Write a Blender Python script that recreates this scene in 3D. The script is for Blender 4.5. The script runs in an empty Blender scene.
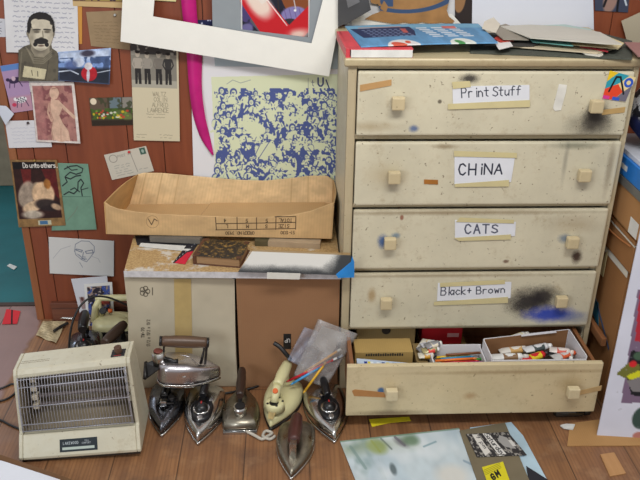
import bpy, bmesh, math, random
import numpy as np
from mathutils import Vector, Matrix
random.seed(4)
SC = bpy.context.scene
COL = SC.collection
PI = math.pi
# ------------------------------------------------------------------ camera
F = 778.0
H = 1.65
def _n(v): return v / np.linalg.norm(v)
DN = _n(np.array([-20, 1595, F], float))
YA = np.array([-35, -380, F], float); YA = _n(YA - DN * YA.dot(DN))
XA = np.cross(DN, YA)
def ray(px, py):
    c = np.array([px - 320, py - 240, F], float)
    return np.array([c @ XA, c @ YA, -(c @ DN)])
def U(px, py, Y=None, Z=None, X=None):
    r = ray(px, py)
    t = Y / r[1] if Y is not None else ((Z - H) / r[2] if Z is not None else X / r[0])
    return Vector((r[0] * t, r[1] * t, r[2] * t + H))
_A = [[float(v) for v in r] for r in (XA, YA, DN)]
def UY(px, py, Y):                                   # quick version of U for a wall plane
    x, y = px - 320, py - 240
    ry = x * _A[1][0] + y * _A[1][1] + F * _A[1][2]; t = Y / ry
    return Vector(((x * _A[0][0] + y * _A[0][1] + F * _A[0][2]) * t, Y, H - (x * _A[2][0] + y * _A[2][1] + F * _A[2][2]) * t))
def quad_on(pts, Y):
    (ax, ay), (bx, by), (cx, cy), (dx, dy) = pts
    return lambda u, v: UY((ax * (1 - u) + bx * u) * (1 - v) + (dx * (1 - u) + cx * u) * v, (ay * (1 - u) + by * u) * (1 - v) + (dy * (1 - u) + cy * u) * v, Y)
def UP(px, py, p0, n):
    r = Vector(ray(px, py)); o = Vector((0, 0, H))
    return o + r * ((p0 - o).dot(n) / r.dot(n))
def make_camera():
    cam = bpy.data.cameras.new('camera'); o = bpy.data.objects.new('camera', cam); COL.objects.link(o)
    # camera axes in world: right, up, back
    R = np.array([XA, YA, -DN])           # rows: world axes in camera coords (x right, y down, z fwd)
    right = R @ np.array([1, 0, 0]); up = R @ np.array([0, -1, 0]); back = R @ np.array([0, 0, -1])
    m = Matrix(((right[0], up[0], back[0], 0), (right[1], up[1], back[1], 0), (right[2], up[2], back[2], H), (0, 0, 0, 1)))
    o.matrix_world = m
    cam.sensor_width = 36; cam.lens = F * 36 / 640; cam.clip_start = .05
    SC.camera = o
make_camera()
# ------------------------------------------------------------------ colours / materials
def lin(c):
    return tuple(((v / 255) / 12.92 if v / 255 <= .04045 else ((v / 255 + .055) / 1.055) ** 2.4) for v in c[:3])
MATS = {}
class NB:
    """tiny node builder"""
    def __init__(s, name):
        s.m = bpy.data.materials.new(name); s.m.use_nodes = True
        s.t = s.m.node_tree; s.b = s.t.nodes['Principled BSDF']; s.l = s.t.links
    def n(s, ty, **k):
        o = s.t.nodes.new(ty)
        for a, v in k.items(): setattr(o, a, v)
        return o
    def link(s, a, b): s.l.new(a, b)
    def math(s, op, a, b=None, clamp=False):
        o = s.n('ShaderNodeMath', operation=op, use_clamp=clamp)
        for i, v in enumerate((a, b)):
            if v is None: continue
            if isinstance(v, (int, float)): o.inputs[i].default_value = v
            else: s.link(v, o.inputs[i])
        return o.outputs[0]
    def mix(s, f, a, b):
        o = s.n('ShaderNodeMix', data_type='RGBA')
        if isinstance(f, (int, float)): o.inputs[0].default_value = f
        else: s.link(f, o.inputs[0])
        for i, v in ((6, a), (7, b)):
            if isinstance(v, tuple): o.inputs[i].default_value = (*v, 1)
            else: s.link(v, o.inputs[i])
        return o.outputs[2]
    def coord(s, scale=(1, 1, 1), which='Object', loc=(0, 0, 0)):
        c = s.n('ShaderNodeTexCoord'); mp = s.n('ShaderNodeMapping')
        mp.inputs['Scale'].default_value = scale; mp.inputs['Location'].default_value = loc
        s.link(c.outputs[which], mp.inputs[0]); return mp.outputs[0]
    def noise(s, vec, scale, detail=4, rough=.55):
        o = s.n('ShaderNodeTexNoise'); o.inputs['Scale'].default_value = scale
        o.inputs['Detail'].default_value = detail; o.inputs['Roughness'].default_value = rough
        s.link(vec, o.inputs['Vector']); return o.outputs['Fac']
    def rng(s, v, a, b, c=0., d=1.):
        o = s.n('ShaderNodeMapRange'); s.link(v, o.inputs[0])
        for i, x in enumerate((a, b, c, d)): o.inputs[i + 1].default_value = x
        return o.outputs[0]
    def bump(s, h, st=.2, dist=.002):
        o = s.n('ShaderNodeBump'); o.inputs['Strength'].default_value = st; o.inputs['Distance'].default_value = dist
        s.link(h, o.inputs['Height']); s.link(o.outputs[0], s.b.inputs['Normal'])
    def color(s, c):
        if isinstance(c, tuple): s.b.inputs['Base Color'].default_value = (*c, 1)
        else: s.link(c, s.b.inputs['Base Color'])
def M(name, c, rough=.6, metal=0., var=.12, vs=18, bump=0., spec=.5, stretch=(1, 1, 1)):
    if name in MATS: return MATS[name]
    b = NB(name); c = lin(c)
    v = b.coord(stretch); f = b.noise(v, vs)
    dk = tuple(x * (1 - var) for x in c); lt = tuple(min(1, x * (1 + var)) for x in c)
    b.color(b.mix(b.rng(f, .3, .7), dk, lt))
    b.b.inputs['Roughness'].default_value = rough; b.b.inputs['Metallic'].default_value = metal
    b.b.inputs['Specular IOR Level'].default_value = spec
    if bump: b.bump(f, bump)
    MATS[name] = b.m; return b.m
def printed(name='printed_paper', rough=.65, spec=.3):
    if name in MATS: return MATS[name]
    b = NB(name); a = b.n('ShaderNodeAttribute', attribute_name='Col')
    b.color(a.outputs['Color']); b.b.inputs['Roughness'].default_value = rough; b.b.inputs['Specular IOR Level'].default_value = spec
    MATS[name] = b.m; return b.m
def chrome(name='worn_chrome', c=(205, 203, 200), r0=.1, r1=.34, dirt=(70, 62, 55), amt=.5):
    if name in MATS: return MATS[name]
    b = NB(name); v = b.coord(); f = b.noise(v, 22, 6, .65); g = b.noise(v, 160, 3)
    k = b.rng(f, .48, .72, 0, amt)
    b.color(b.mix(k, lin(c), lin(dirt))); b.b.inputs['Metallic'].default_value = 1
    b.link(b.rng(f, .35, .7, r0, r1), b.b.inputs['Roughness']); b.bump(g, .05, .001)
    MATS[name] = b.m; return b.m
def cardboard(name, c, var=.1, flute=(0, 0, 1)):
    if name in MATS: return MATS[name]
    b = NB(name); c = lin(c); v = b.coord()
    f = b.noise(v, 9, 5); w = b.n('ShaderNodeTexWave', wave_type='BANDS', bands_direction='X'); w.inputs['Scale'].default_value = 45
    w.inputs['Distortion'].default_value = .6; b.link(v, w.inputs['Vector'])
    k = b.math('ADD', b.math('MULTIPLY', b.rng(f, .3, .7), .75), b.math('MULTIPLY', w.outputs['Fac'], .25))
    b.color(b.mix(k, tuple(x * (1 - var) for x in c), tuple(min(1, x * (1 + var)) for x in c)))
    b.b.inputs['Roughness'].default_value = .85; b.b.inputs['Specular IOR Level'].default_value = .2
    MATS[name] = b.m; return b.m
def wood(name, c1, c2, axis=1, scale=1., rough=.55, var=.5):
    if name in MATS: return MATS[name]
    b = NB(name); st = [14 * scale] * 3; st[axis] = 1.2 * scale
    v = b.coord(tuple(st)); f = b.noise(v, 3.2, 7, .6)
    b.color(b.mix(b.rng(f, .3, .7), lin(c1), lin(c2)))
    b.b.inputs['Roughness'].default_value = rough; b.bump(f, .15, .001)
    MATS[name] = b.m; return b.m
def sheer(name, c, alpha, rough=.15):
    if name in MATS: return MATS[name]
    b = NB(name); b.color(lin(c)); b.b.inputs['Roughness'].default_value = rough
    v = b.coord(); f = b.noise(v, 30, 3); b.link(b.rng(f, .3, .7, alpha * .7, min(1, alpha * 1.3)), b.b.inputs['Alpha'])
    b.bump(f, .4, .004); MATS[name] = b.m; return b.m
# ------------------------------------------------------------------ objects
def tag(o, label=None, cat=None, group=None, kind=None):
    if label: o['label'] = label
    if cat: o['category'] = cat
    if group: o['group'] = group
    if kind: o['kind'] = kind
    return o
def empty(name, loc=(0, 0, 0), rz=0., label=None, cat=None, group=None, rot=None):
    o = bpy.data.objects.new(name, None); COL.objects.link(o); o.empty_display_size = .05
    o.location = loc; o.rotation_euler = rot if rot else (0, 0, rz)
    return tag(o, label, cat, group)
class MB:
    def __init__(s): s.bm = bmesh.new()
    def box(s, x0, x1, y0, y1, z0, z1, mi=0, bev=0., mat=None):
        r = bmesh.ops.create_cube(s.bm, size=1)
        vs = r['verts']
        for v in vs:
            v.co = Vector(((x0 + x1) / 2 + v.co.x * (x1 - x0), (y0 + y1) / 2 + v.co.y * (y1 - y0), (z0 + z1) / 2 + v.co.z * (z1 - z0)))
            if mat: v.co = mat @ v.co
        fs = set(f for v in vs for f in v.link_faces)
        for f in fs: f.material_index = mi
        if bev:
            es = list(set(e for v in vs for e in v.link_edges))
            r2 = bmesh.ops.bevel(s.bm, geom=es, offset=bev, segments=2, affect='EDGES', profile=.6)
            for f in r2['faces']: f.material_index = mi
        return s
    def loft(s, rings, cap0=True, cap1=True, mi=0, closed=True, smooth=True):
        vr = [[s.bm.verts.new(p) for p in r] for r in rings]
        n = len(rings[0])
        for a, b in zip(vr[:-1], vr[1:]):
            for i in range(n if closed else n - 1):
                j = (i + 1) % n
                try:
                    f = s.bm.faces.new((a[i], a[j], b[j], b[i])); f.material_index = mi; f.smooth = smooth
                except ValueError: pass
        for c, r in ((cap0, vr[0][::-1]), (cap1, vr[-1])):
            if c and closed:
                f = s.bm.faces.new(r); f.material_index = mi
        return s
    def tube(s, pts, r, n=10, mi=0, caps=True, flat=1.):
        pts = [Vector(p) for p in pts]
        rs = r if isinstance(r, (list, tuple)) else [r] * len(pts)
        rings = []; up = None
        for i, p in enumerate(pts):
            t = (pts[min(i + 1, len(pts) - 1)] - pts[max(i - 1, 0)]).normalized()
            if up is None:
                up = Vector((0, 0, 1)) if abs(t.z) < .9 else Vector((0, 1, 0))
            a = t.cross(up).normalized(); b = a.cross(t).normalized(); up = b
            rings.append([p + a * math.cos(2 * PI * k / n) * rs[i] + b * math.sin(2 * PI * k / n) * rs[i] * flat for k in range(n)])
        return s.loft(rings, caps, caps, mi)
    def prism(s, pts, h, mi=0, top=None):
        """pts: base polygon (3D); h: vector or z height"""
        hv = Vector((0, 0, h)) if isinstance(h, (int, float)) else Vector(h)
        a = [Vector(p) for p in pts]; return s.loft([a, [p + hv for p in a]], mi=mi, smooth=False)
    def ball(s, c, rx, ry=None, rz=None, mi=0, seg=16):
        ry = ry or rx; rz = rz or rx
        r = bmesh.ops.create_uvsphere(s.bm, u_segments=seg, v_segments=seg // 2 + 1, radius=1)
        for v in r['verts']:
            v.co = Vector((c[0] + v.co.x * rx, c[1] + v.co.y * ry, c[2] + v.co.z * rz))
            for f in v.link_faces: f.material_index = mi; f.smooth = True
        return s
    def build(s, name, mats, parent=None, bevel=0., auto=True):
        bmesh.ops.recalc_face_normals(s.bm, faces=s.bm.faces)
        me = bpy.data.meshes.new(name); s.bm.to_mesh(me); s.bm.free()
        for m in (mats if isinstance(mats, (list, tuple)) else [mats]): me.materials.append(m)
        o = bpy.data.objects.new(name, me); COL.objects.link(o)
        if parent: o.parent = parent
        if bevel:
            b = o.modifiers.new('b', 'BEVEL'); b.width = bevel; b.segments = 2; b.limit_method = 'ANGLE'; b.angle_limit = .7
        return o
def box(name, x0, x1, y0, y1, z0, z1, m, parent=None, bev=.002):
    return MB().box(x0, x1, y0, y1, z0, z1).build(name, m, parent, bev)
def W(o):                                  # object's own world matrix before depsgraph (no parents needed)
    return Matrix.LocRotScale(o.location, o.rotation_euler, o.scale)
def adopt(o, parent):                      # parent a world-space mesh under an empty: move its vertices to the local frame
    mi = W(parent).inverted(); o.data.transform(mi); o.parent = parent; return o
def dup(root, loc, rz=None, rot=None, label=None, group=None, scale=None):
    r = root.copy(); COL.objects.link(r); r.location = loc
    if rot is not None: r.rotation_euler = rot
    elif rz is not None: r.rotation_euler = (0, 0, rz)
    if scale: r.scale = scale
    if label: r['label'] = label
    if group: r['group'] = group
    for ch in list(root.children):
        c = ch.copy(); COL.objects.link(c); c.parent = r
        for g in ch.children:
            d = g.copy(); COL.objects.link(d); d.parent = c
    return r
# ------------------------------------------------------------------ picture canvas
LET = {
 'A': '0,0 .5,1 1,0|.2,.38 .8,.38', 'B': '0,0 0,1 .7,1 .85,.78 .7,.54 0,.54|.7,.54 1,.3 .75,0 0,0', 'C': '.95,.8 .6,1 .2,.9 0,.5 .2,.1 .6,0 .95,.2',
 'D': '0,0 0,1 .6,1 1,.6 1,.35 .6,0 0,0', 'E': '.9,1 0,1 0,0 .9,0|0,.5 .7,.5', 'F': '.9,1 0,1 0,0|0,.5 .7,.5', 'G': '.95,.8 .6,1 .2,.9 0,.5 .2,.1 .6,0 .95,.15 .95,.45 .55,.45',
 'H': '0,0 0,1|1,0 1,1|0,.5 1,.5', 'I': '.5,0 .5,1', 'i': '.5,0 .5,.62|.5,.85 .5,.92', 'K': '0,0 0,1|.9,1 0,.45 .9,0', 'L': '0,1 0,0 .8,0', 'M': '0,0 0,1 .5,.4 1,1 1,0', 'N': '0,0 0,1 1,0 1,1',
 'O': '.5,1 .1,.8 0,.5 .1,.2 .5,0 .9,.2 1,.5 .9,.8 .5,1', 'P': '0,0 0,1 .7,1 .95,.78 .7,.5 0,.5', 'R': '0,0 0,1 .7,1 .95,.78 .7,.5 0,.5|.45,.5 1,0', 'S': '.95,.85 .6,1 .15,.9 .1,.65 .85,.4 .95,.15 .5,0 0,.15',
 'T': '0,1 1,1|.5,1 .5,0', 'U': '0,1 0,.25 .3,0 .7,0 1,.25 1,1', 'W': '0,1 .25,0 .5,.7 .75,0 1,1', 'X': '0,0 1,1|0,1 1,0', 'Z': '0,1 1,1 0,0 1,0',
 'a': '.8,.5 .4,.62 .05,.3 .4,0 .8,.25|.8,.6 .8,0', 'c': '.85,.5 .4,.62 .05,.3 .4,0 .85,.12', 'd': '.8,.5 .4,.62 .05,.3 .4,0 .8,.25|.8,1 .8,0', 'e': '.05,.32 .85,.35 .6,.62 .2,.55 .05,.25 .4,0 .85,.12',
 'f': '.8,.95 .5,1 .35,.8 .35,0|.05,.6 .75,.6', 'h': '.1,1 .1,0|.1,.45 .5,.62 .85,.4 .85,0', 'k': '.1,1 .1,0|.8,.6 .1,.3 .85,0', 'l': '.5,1 .5,0', 'm': '.05,.6 .05,0|.05,.5 .3,.6 .5,.45 .5,0|.5,.45 .8,.6 .95,.45 .95,0',
 'n': '.1,.6 .1,0|.1,.45 .5,.62 .85,.4 .85,0', 'o': '.45,.62 .05,.45 .05,.15 .45,0 .85,.15 .85,.45 .45,.62', 'p': '.1,.6 .1,-.35|.1,.5 .55,.62 .9,.35 .55,0 .1,.1', 'r': '.15,.6 .15,0|.15,.4 .4,.62 .8,.58',
 's': '.8,.55 .3,.62 .15,.42 .75,.22 .6,0 .1,.05', 't': '.4,.95 .4,.1 .7,0|.05,.62 .8,.62', 'u': '.1,.6 .1,.15 .4,0 .8,.2|.85,.6 .85,0', 'w': '.05,.6 .25,0 .5,.45 .75,0 .95,.6', 'y': '.1,.6 .45,.05|.9,.6 .3,-.35',
 '0': '.5,1 .1,.8 .1,.2 .5,0 .9,.2 .9,.8 .5,1', '1': '.3,.8 .55,1 .55,0', '3': '.1,.95 .7,1 .9,.75 .4,.55 .95,.3 .6,0 .1,.08', '4': '.7,0 .7,1 .05,.3 .95,.3', '5': '.85,1 .15,1 .1,.55 .7,.6 .9,.3 .6,0 .1,.05',
 '7': '.05,1 .95,1 .4,0', '9': '.9,.6 .4,.5 .1,.75 .45,1 .9,.8 .85,.3 .5,0', '2': '.1,.8 .5,1 .9,.75 .1,0 .95,0', '8': '.5,.55 .15,.78 .5,1 .85,.78 .5,.55 .05,.25 .5,0 .95,.25 .5,.55',
 '-': '.1,.45 .9,.45', '+': '.1,.45 .9,.45|.5,.1 .5,.8', '.': '.4,0 .5,.06', '/': '.1,0 .8,1', 'x': '.1,0 .85,.6|.1,.6 .85,0', '&': '.95,0 .2,.8 .45,1 .7,.8 .1,.25 .4,0 .9,.4', ' ': ''}
class Cv:
    def __init__(s, w, h, k, bg, ox=0, oy=0):
        s.w, s.h, s.k = w, h, k
        s.nx = max(2, int(w * k) + 1); s.ny = max(2, int(h * k) + 1)
        s.X, s.Y = np.meshgrid(np.linspace(0, w, s.nx) + ox, np.linspace(0, h, s.ny) + oy)
        s.a = np.zeros((s.ny, s.nx, 3)) + np.array(bg[:3], float)
        s.rs = np.random.RandomState(int(w * 31 + h * 7) % 9999); s.ox, s.oy = ox, oy
    def blend(s, m, c, al=1.):
        m = np.clip(m, 0, 1)[..., None] * al; s.a = s.a * (1 - m) + np.array(c[:3], float) * m; return s
    def cov(s, d, soft=None):
        return np.clip(.5 - d * (s.k if soft is None else 1 / soft), 0, 1)
    def ell(s, cx, cy, rx, ry, c, rot=0, al=1., soft=None):
        ca, sa = math.cos(rot), math.sin(rot); x = s.X - cx; y = s.Y - cy
        u = (x * ca + y * sa) / rx; v = (-x * sa + y * ca) / ry
        return s.blend(s.cov((np.sqrt(u * u + v * v) - 1) * min(rx, ry), soft), c, al)
    def ring(s, cx, cy, r, wd, c, al=1.):
        return s.blend(s.cov(np.abs(np.hypot(s.X - cx, s.Y - cy) - r) - wd / 2), c, al)
    def rect(s, x0, y0, x1, y1, c, al=1., soft=None):
        d = np.maximum(np.maximum(x0 - s.X, s.X - x1), np.maximum(y0 - s.Y, s.Y - y1)); return s.blend(s.cov(d, soft), c, al)
    def poly(s, pts, c, al=1.):
        ins = np.zeros(s.X.shape, bool); n = len(pts)
        for i in range(n):
            x1, y1 = pts[i]; x2, y2 = pts[(i + 1) % n]
            if y1 == y2: continue
            q = (y1 > s.Y) != (y2 > s.Y); xi = (x2 - x1) * (s.Y - y1) / (y2 - y1) + x1
            ins ^= q & (s.X < xi)
        return s.blend(ins.astype(float), c, al)
    def line(s, pts, wd, c, al=1.):
        d = np.full(s.X.shape, 1e9)
        for (x1, y1), (x2, y2) in zip(pts[:-1], pts[1:]):
            dx, dy = x2 - x1, y2 - y1; L = dx * dx + dy * dy + 1e-9
            t = np.clip(((s.X - x1) * dx + (s.Y - y1) * dy) / L, 0, 1)
            d = np.minimum(d, np.hypot(s.X - x1 - t * dx, s.Y - y1 - t * dy))
        return s.blend(s.cov(d - wd / 2), c, al)
    def nz(s, cell):
        gx, gy = int(s.w / cell) + 3, int(s.h / cell) + 3; g = s.rs.rand(gy, gx)
        x = (s.X - s.ox) / cell; y = (s.Y - s.oy) / cell; ix = np.clip(x.astype(int), 0, gx - 2); iy = np.clip(y.astype(int), 0, gy - 2)
        fx = x - ix; fy = y - iy; fx = fx * fx * (3 - 2 * fx); fy = fy * fy * (3 - 2 * fy)
        return (g[iy, ix] * (1 - fx) + g[iy, ix + 1] * fx) * (1 - fy) + (g[iy + 1, ix] * (1 - fx) + g[iy + 1, ix + 1] * fx) * fy
    def mottle(s, amt, cell=6):
        s.a = np.clip(s.a * (1 + (s.nz(cell)[..., None] - .5) * 2 * amt + (s.nz(cell / 3)[..., None] - .5) * amt), 0, 255); return s
    def patch(s, x0, y0, x1, y1, c, thr, cell, al=1., soft=.08):
        n = s.nz(cell) * .65 + s.nz(cell / 2.2) * .35
        m = np.clip((n - thr) / soft, 0, 1) * ((s.X >= x0) & (s.X <= x1) & (s.Y >= y0) & (s.Y <= y1)); return s.blend(m, c, al)
    def text(s, t, x, y, h, wd, c, adv=.85, asp=.62, ang=0., al=1., slant=0.):
        """x,y: baseline start; ang in radians (screen, clockwise positive)"""
        ca, sa = math.cos(ang), math.sin(ang); cx = 0.
        for ch in t:
            for st in LET.get(ch, LET['o']).split('|'):
                if not st: continue
                P = []
                for q in st.split():
                    a, b = map(float, q.split(',')); a = cx + (a + b * slant) * h * asp; b = -b * h
                    P.append((x + a * ca - b * sa, y + a * sa + b * ca))
                s.line(P, wd, c, al)
            cx += h * adv * (.6 if ch in ' .il1' else 1)
        return s
    def script(s, x0, y0, x1, y1, rows, c, wd=.45, al=.8, amp=1.1):
        for r in range(rows):
            y = y0 + (y1 - y0) * (r + .5) / rows; x = x0 + s.rs.rand() * 2; P = []
            while x < x1 - s.rs.rand() * 3:
                P.append((x, y + (s.rs.rand() - .5) * 2 * amp)); x += .7 + s.rs.rand() * .8
                if s.rs.rand() < .18 and len(P) > 2: s.line(P, wd, c, al); P = []; x += 1.2
            if len(P) > 2: s.line(P, wd, c, al)
        return s
def sheet(name, cv, cor, parent=None, thick=.0012, curl=None, mat=None, label=None, cat=None, group=None, fn=None):
    """flat printed thing: canvas colours on a grid mesh spanned by the four corners TL TR BR BL, with a thickness"""
    tl, tr, br, bl = [Vector(c) for c in cor]
    nrm = (tr - tl).cross(bl - tl).normalized()      # points away from viewer for TL->TR x TL->BL (right x down)
    if nrm.dot(Vector((0, 0, H)) - tl) > 0: nrm = -nrm
    ny, nx = cv.ny, cv.nx; vs = []; cl = []
    A = cv.a / 255.; L = np.where(A <= .04045, A / 12.92, ((A + .055) / 1.055) ** 2.4)
    for j in range(ny):
        v = j / (ny - 1)
        a = tl.lerp(bl, v); b = tr.lerp(br, v)
        for i in range(nx):
            u = i / (nx - 1); p = fn(u, v) if fn else a.lerp(b, u)
            if curl: p = p - nrm * curl(u, v)
            vs.append(p)
    fs = [(j * nx + i, j * nx + i + 1, (j + 1) * nx + i + 1, (j + 1) * nx + i) for j in range(ny - 1) for i in range(nx - 1)]
    ring = [i for i in range(nx)] + [j * nx + nx - 1 for j in range(1, ny)] + [(ny - 1) * nx + i for i in range(nx - 2, -1, -1)] + [j * nx for j in range(ny - 2, 0, -1)]
    base = len(vs); vs += [vs[i] + nrm * thick for i in ring]; n = len(ring)
    fs += [(ring[i], base + i, base + (i + 1) % n, ring[(i + 1) % n]) for i in range(n)]
    if not curl: fs.append(tuple(base + i for i in range(n)))
    me = bpy.data.meshes.new(name); me.from_pydata([tuple(v) for v in vs], [], fs)
    at = me.color_attributes.new('Col', 'FLOAT_COLOR', 'POINT')
    C = np.ones((len(vs), 4)); C[:base, :3] = L.reshape(-1, 3); C[base:, :3] = C[ring, :3]
    at.data.foreach_set('color', C.astype(np.float32).ravel())
    me.materials.append(mat or printed())
    if curl:
        for p in me.polygons: p.use_smooth = True
    o = bpy.data.objects.new(name, me); COL.objects.link(o)
    if parent: adopt(o, parent)
    return tag(o, label, cat, group)
def inside(outer, x, y):
    r = False; n = len(outer)
    for i in range(n):
        x1, y1 = outer[i]; x2, y2 = outer[(i + 1) % n]
        if (y1 > y) != (y2 > y) and x < (x2 - x1) * (y - y1) / (y2 - y1) + x1: r = not r
    return r
def clip(o, cv, outer, thick=.0012):                # trim a sheet to an outline
    b = bmesh.new(); b.from_mesh(o.data); b.verts.ensure_lookup_table(); kill = []
    for i, v in enumerate(b.verts):
        if i < cv.nx * cv.ny:
            j, k = divmod(i, cv.nx)
            if not inside(outer, cv.X[j, k], cv.Y[j, k]): kill.append(v)
        else: kill.append(v)
    bmesh.ops.delete(b, geom=kill, context='VERTS'); b.to_mesh(o.data); b.free()
    s = o.modifiers.new('s', 'SOLIDIFY'); s.thickness = thick; s.offset = -1; return o
WY = 2.68                                            # face of the panelled partition
def onwall(pts, d=.003):
    return [U(x, y, Y=WY - d) for x, y in pts]
def pin(parent, px, py, d, c, nm):
    p = U(px, py, Y=WY - d - .002); m = MB(); m.tube([p, p + Vector((0, -.004, 0)), p + Vector((0, -.007, 0))], [.005, .004, .002], 12)
    o = m.build('push_pin', M('pin_' + nm, c, .3)); adopt(o, parent); tag(o, nm + ' push pin'); return o
# ================================================================== SETTING
def make_floor():
    b = NB('floor_planks'); c = b.n('ShaderNodeTexCoord'); sp = b.n('ShaderNodeSeparateXYZ'); b.link(c.outputs['Object'], sp.inputs[0])
    x = b.math('DIVIDE', b.math('ADD', sp.outputs[0], .14 + 1.985), .1985); idx = b.math('FLOOR', x); fr = b.math('FRACT', x)
    wn = b.n('ShaderNodeTexWhiteNoise', noise_dimensions='1D'); b.link(idx, wn.inputs['W'])
    yo = b.math('ADD', sp.outputs[1], b.math('MULTIPLY', wn.outputs['Value'], 7.3))
    cb = b.n('ShaderNodeCombineXYZ'); b.link(b.math('MULTIPLY', sp.outputs[0], 1.0), cb.inputs[0]); b.link(b.math('MULTIPLY', yo, .09), cb.inputs[1]); b.link(b.math('MULTIPLY', idx, 3.7), cb.inputs[2])
    big = b.noise(cb.outputs[0], 34, 3, .5); grain = b.n('ShaderNodeTexWave', wave_type='BANDS', bands_direction='X')
    grain.inputs['Scale'].default_value = 26; grain.inputs['Distortion'].default_value = 7; grain.inputs['Detail'].default_value = 2; grain.inputs['Detail Scale'].default_value = .9
    b.link(cb.outputs[0], grain.inputs['Vector'])
    base = b.mix(b.rng(big, .3, .7), lin((116, 80, 52)), lin((160, 115, 74)))
    base = b.mix(b.math('MULTIPLY', b.rng(grain.outputs['Fac'], .5, .95), b.math('ADD', .14, b.math('MULTIPLY', wn.outputs['Value'], .4))), base, lin((90, 52, 26)))
    base = b.mix(b.math('MULTIPLY', wn.outputs['Value'], .55), base, lin((132, 92, 66)))
    v = b.coord(); dirt = b.noise(v, 5, 6, .65)
    base = b.mix(b.rng(dirt, .5, .72, 0, .7), base, lin((86, 64, 52))); lt_ = b.noise(v, 11, 5, .6); base = b.mix(b.rng(lt_, .55, .75, 0, .4), base, lin((176, 140, 104)))
    spots = b.noise(v, 60, 2); base = b.mix(b.rng(spots, .7, .78, 0, .6), base, lin((60, 42, 34)))
    # the boards by the doorway carry an old mauve-brown paint
    pn = b.noise(v, 9, 3); px = b.math('ADD', sp.outputs[0], b.math('MULTIPLY', pn, .06))
    base = b.mix(b.rng(px, -.94, -.955), base, b.mix(dirt, lin((124, 96, 90)), lin((154, 126, 122))))
    gap = b.math('LESS_THAN', b.math('ABSOLUTE', b.math('SUBTRACT', fr, .0)), .02)
    e = b.math('ADD', sp.outputs[1], b.math('MULTIPLY', idx, .73)); cr = b.math('LESS_THAN', b.math('FRACT', b.math('DIVIDE', e, 1.9)), .0016)
    g2 = b.math('MAXIMUM', gap, cr); base = b.mix(b.math('MULTIPLY', g2, .62), base, lin((38, 25, 18)))
    b.color(base); b.link(b.rng(dirt, .3, .7, .38, .62), b.b.inputs['Roughness']); b.bump(b.math('SUBTRACT', big, b.math('MULTIPLY', g2, 1.2)), .25, .003)
    o = MB().box(-2.6, 2.4, -.8, 2.79, -.03, 0).build('floor', b.m); tag(o, kind='structure')
    tm = M('teal_paint', (20, 98, 104), .55, var=.12, vs=6)
    o = MB().box(-3.6, -.2, 2.80, 5.2, -.03, -.002).build('floor_beyond_doorway', tm); tag(o, kind='structure')
    o = MB().box(-2.6, -.2, 2.785, 2.81, -.03, .004).build('trim_1', M('threshold', (62, 44, 36), .6)); tag(o, kind='structure')
make_floor()
def make_wall():
    b = NB('red_panelling'); v = b.coord((9, 9, .8)); f = b.noise(v, 3, 6, .6); g = b.noise(b.coord(), 4, 3)
    c = b.mix(b.rng(f, .3, .7), lin((120, 60, 36)), lin((142, 76, 46))); c = b.mix(b.rng(g, .35, .7, 0, .25), c, lin((108, 52, 38)))
    b.color(c); b.b.inputs['Roughness'].default_value = .45; b.bump(f, .08, .001)
    m = MB(); xs = [-.967, -.906, -.79, -.568, -.443, -.279, -.12, .05, .21, .37, .53, .69, .85, 1.113, 1.3, 1.5, 1.8]
    for a, c2 in zip(xs[:-1], xs[1:]): m.box(a + .0016, c2 - .0016, WY, WY + .02, 0, 2.4)
    m.box(xs[0], xs[-1], WY + .006, WY + .06, 0, 2.4, mi=1)
    o = m.build('wall_back', [b.m, M('groove_brown', (66, 38, 30), .7)]); tag(o, kind='structure')
    o = box('trim_2', -.995, -.968, WY - .004, WY + .06, 0, 2.4, wood('trim_wood', (134, 80, 48), (152, 96, 58), 2), bev=.002); tag(o, kind='structure')
    m = MB(); m.box(-.93, .16, WY - .014, WY, 0, .058); m.box(-.93, .16, WY - .02, WY, .062, .084)
    o = m.build('baseboard_back', wood('base_wood', (96, 54, 38), (118, 70, 52), 0), bevel=.002); tag(o, kind='structure')
    # the far room seen past the end of the partition
    o = box('wall_far', -4.2, .4, 5.2, 5.3, -.03, 2.4, M('far_plaster', (170, 165, 155), .9)); tag(o, kind='structure')
make_wall()
# storage seen past the partition's end
t = empty('storage_box', (-1.72, 4.3, 0), 0, 'plain beige box on the teal floor beyond the end of the partition', 'box')
box('body', -.5, .42, -.2, .25, 0, .55, M('beige_card', (150, 138, 118), .8), t); box('lid', -.51, .43, -.21, .26, .52, .6, M('beige_card2', (136, 124, 106), .8), t)
t = empty('file_box', (-1.70, 4.25, .602), 0, 'blue and white box resting on the beige box beyond the partition', 'box')
box('body', -.4, .3, -.12, .2, 0, .2, M('blue_print', (70, 96, 190), .5), t); box('label_panel', -.3, .26, -.125, -.119, .02, .11, M('white_paper', (214, 214, 210), .7), t, 0)
o = MB().prism([U(7, 266, Z=0), U(10, 264, Z=0), U(17, 267, Z=0), U(14, 270, Z=0)], .002).build('paper_scrap', M('white_paper', (214, 214, 210), .7))
tag(o, 'small white paper scrap on the teal floor past the partition', 'paper', )
# ================================================================== WALL PAPERS
INK = (70, 74, 110)
def P(name, label, cat, pts, d, cv, curl=None, **k):
    return sheet(name, cv, onwall(pts, d), label=label, cat=cat, curl=curl, fn=quad_on(pts, WY - d), **k)
lift = lambda a: (lambda u, v: a * v * v)
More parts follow.
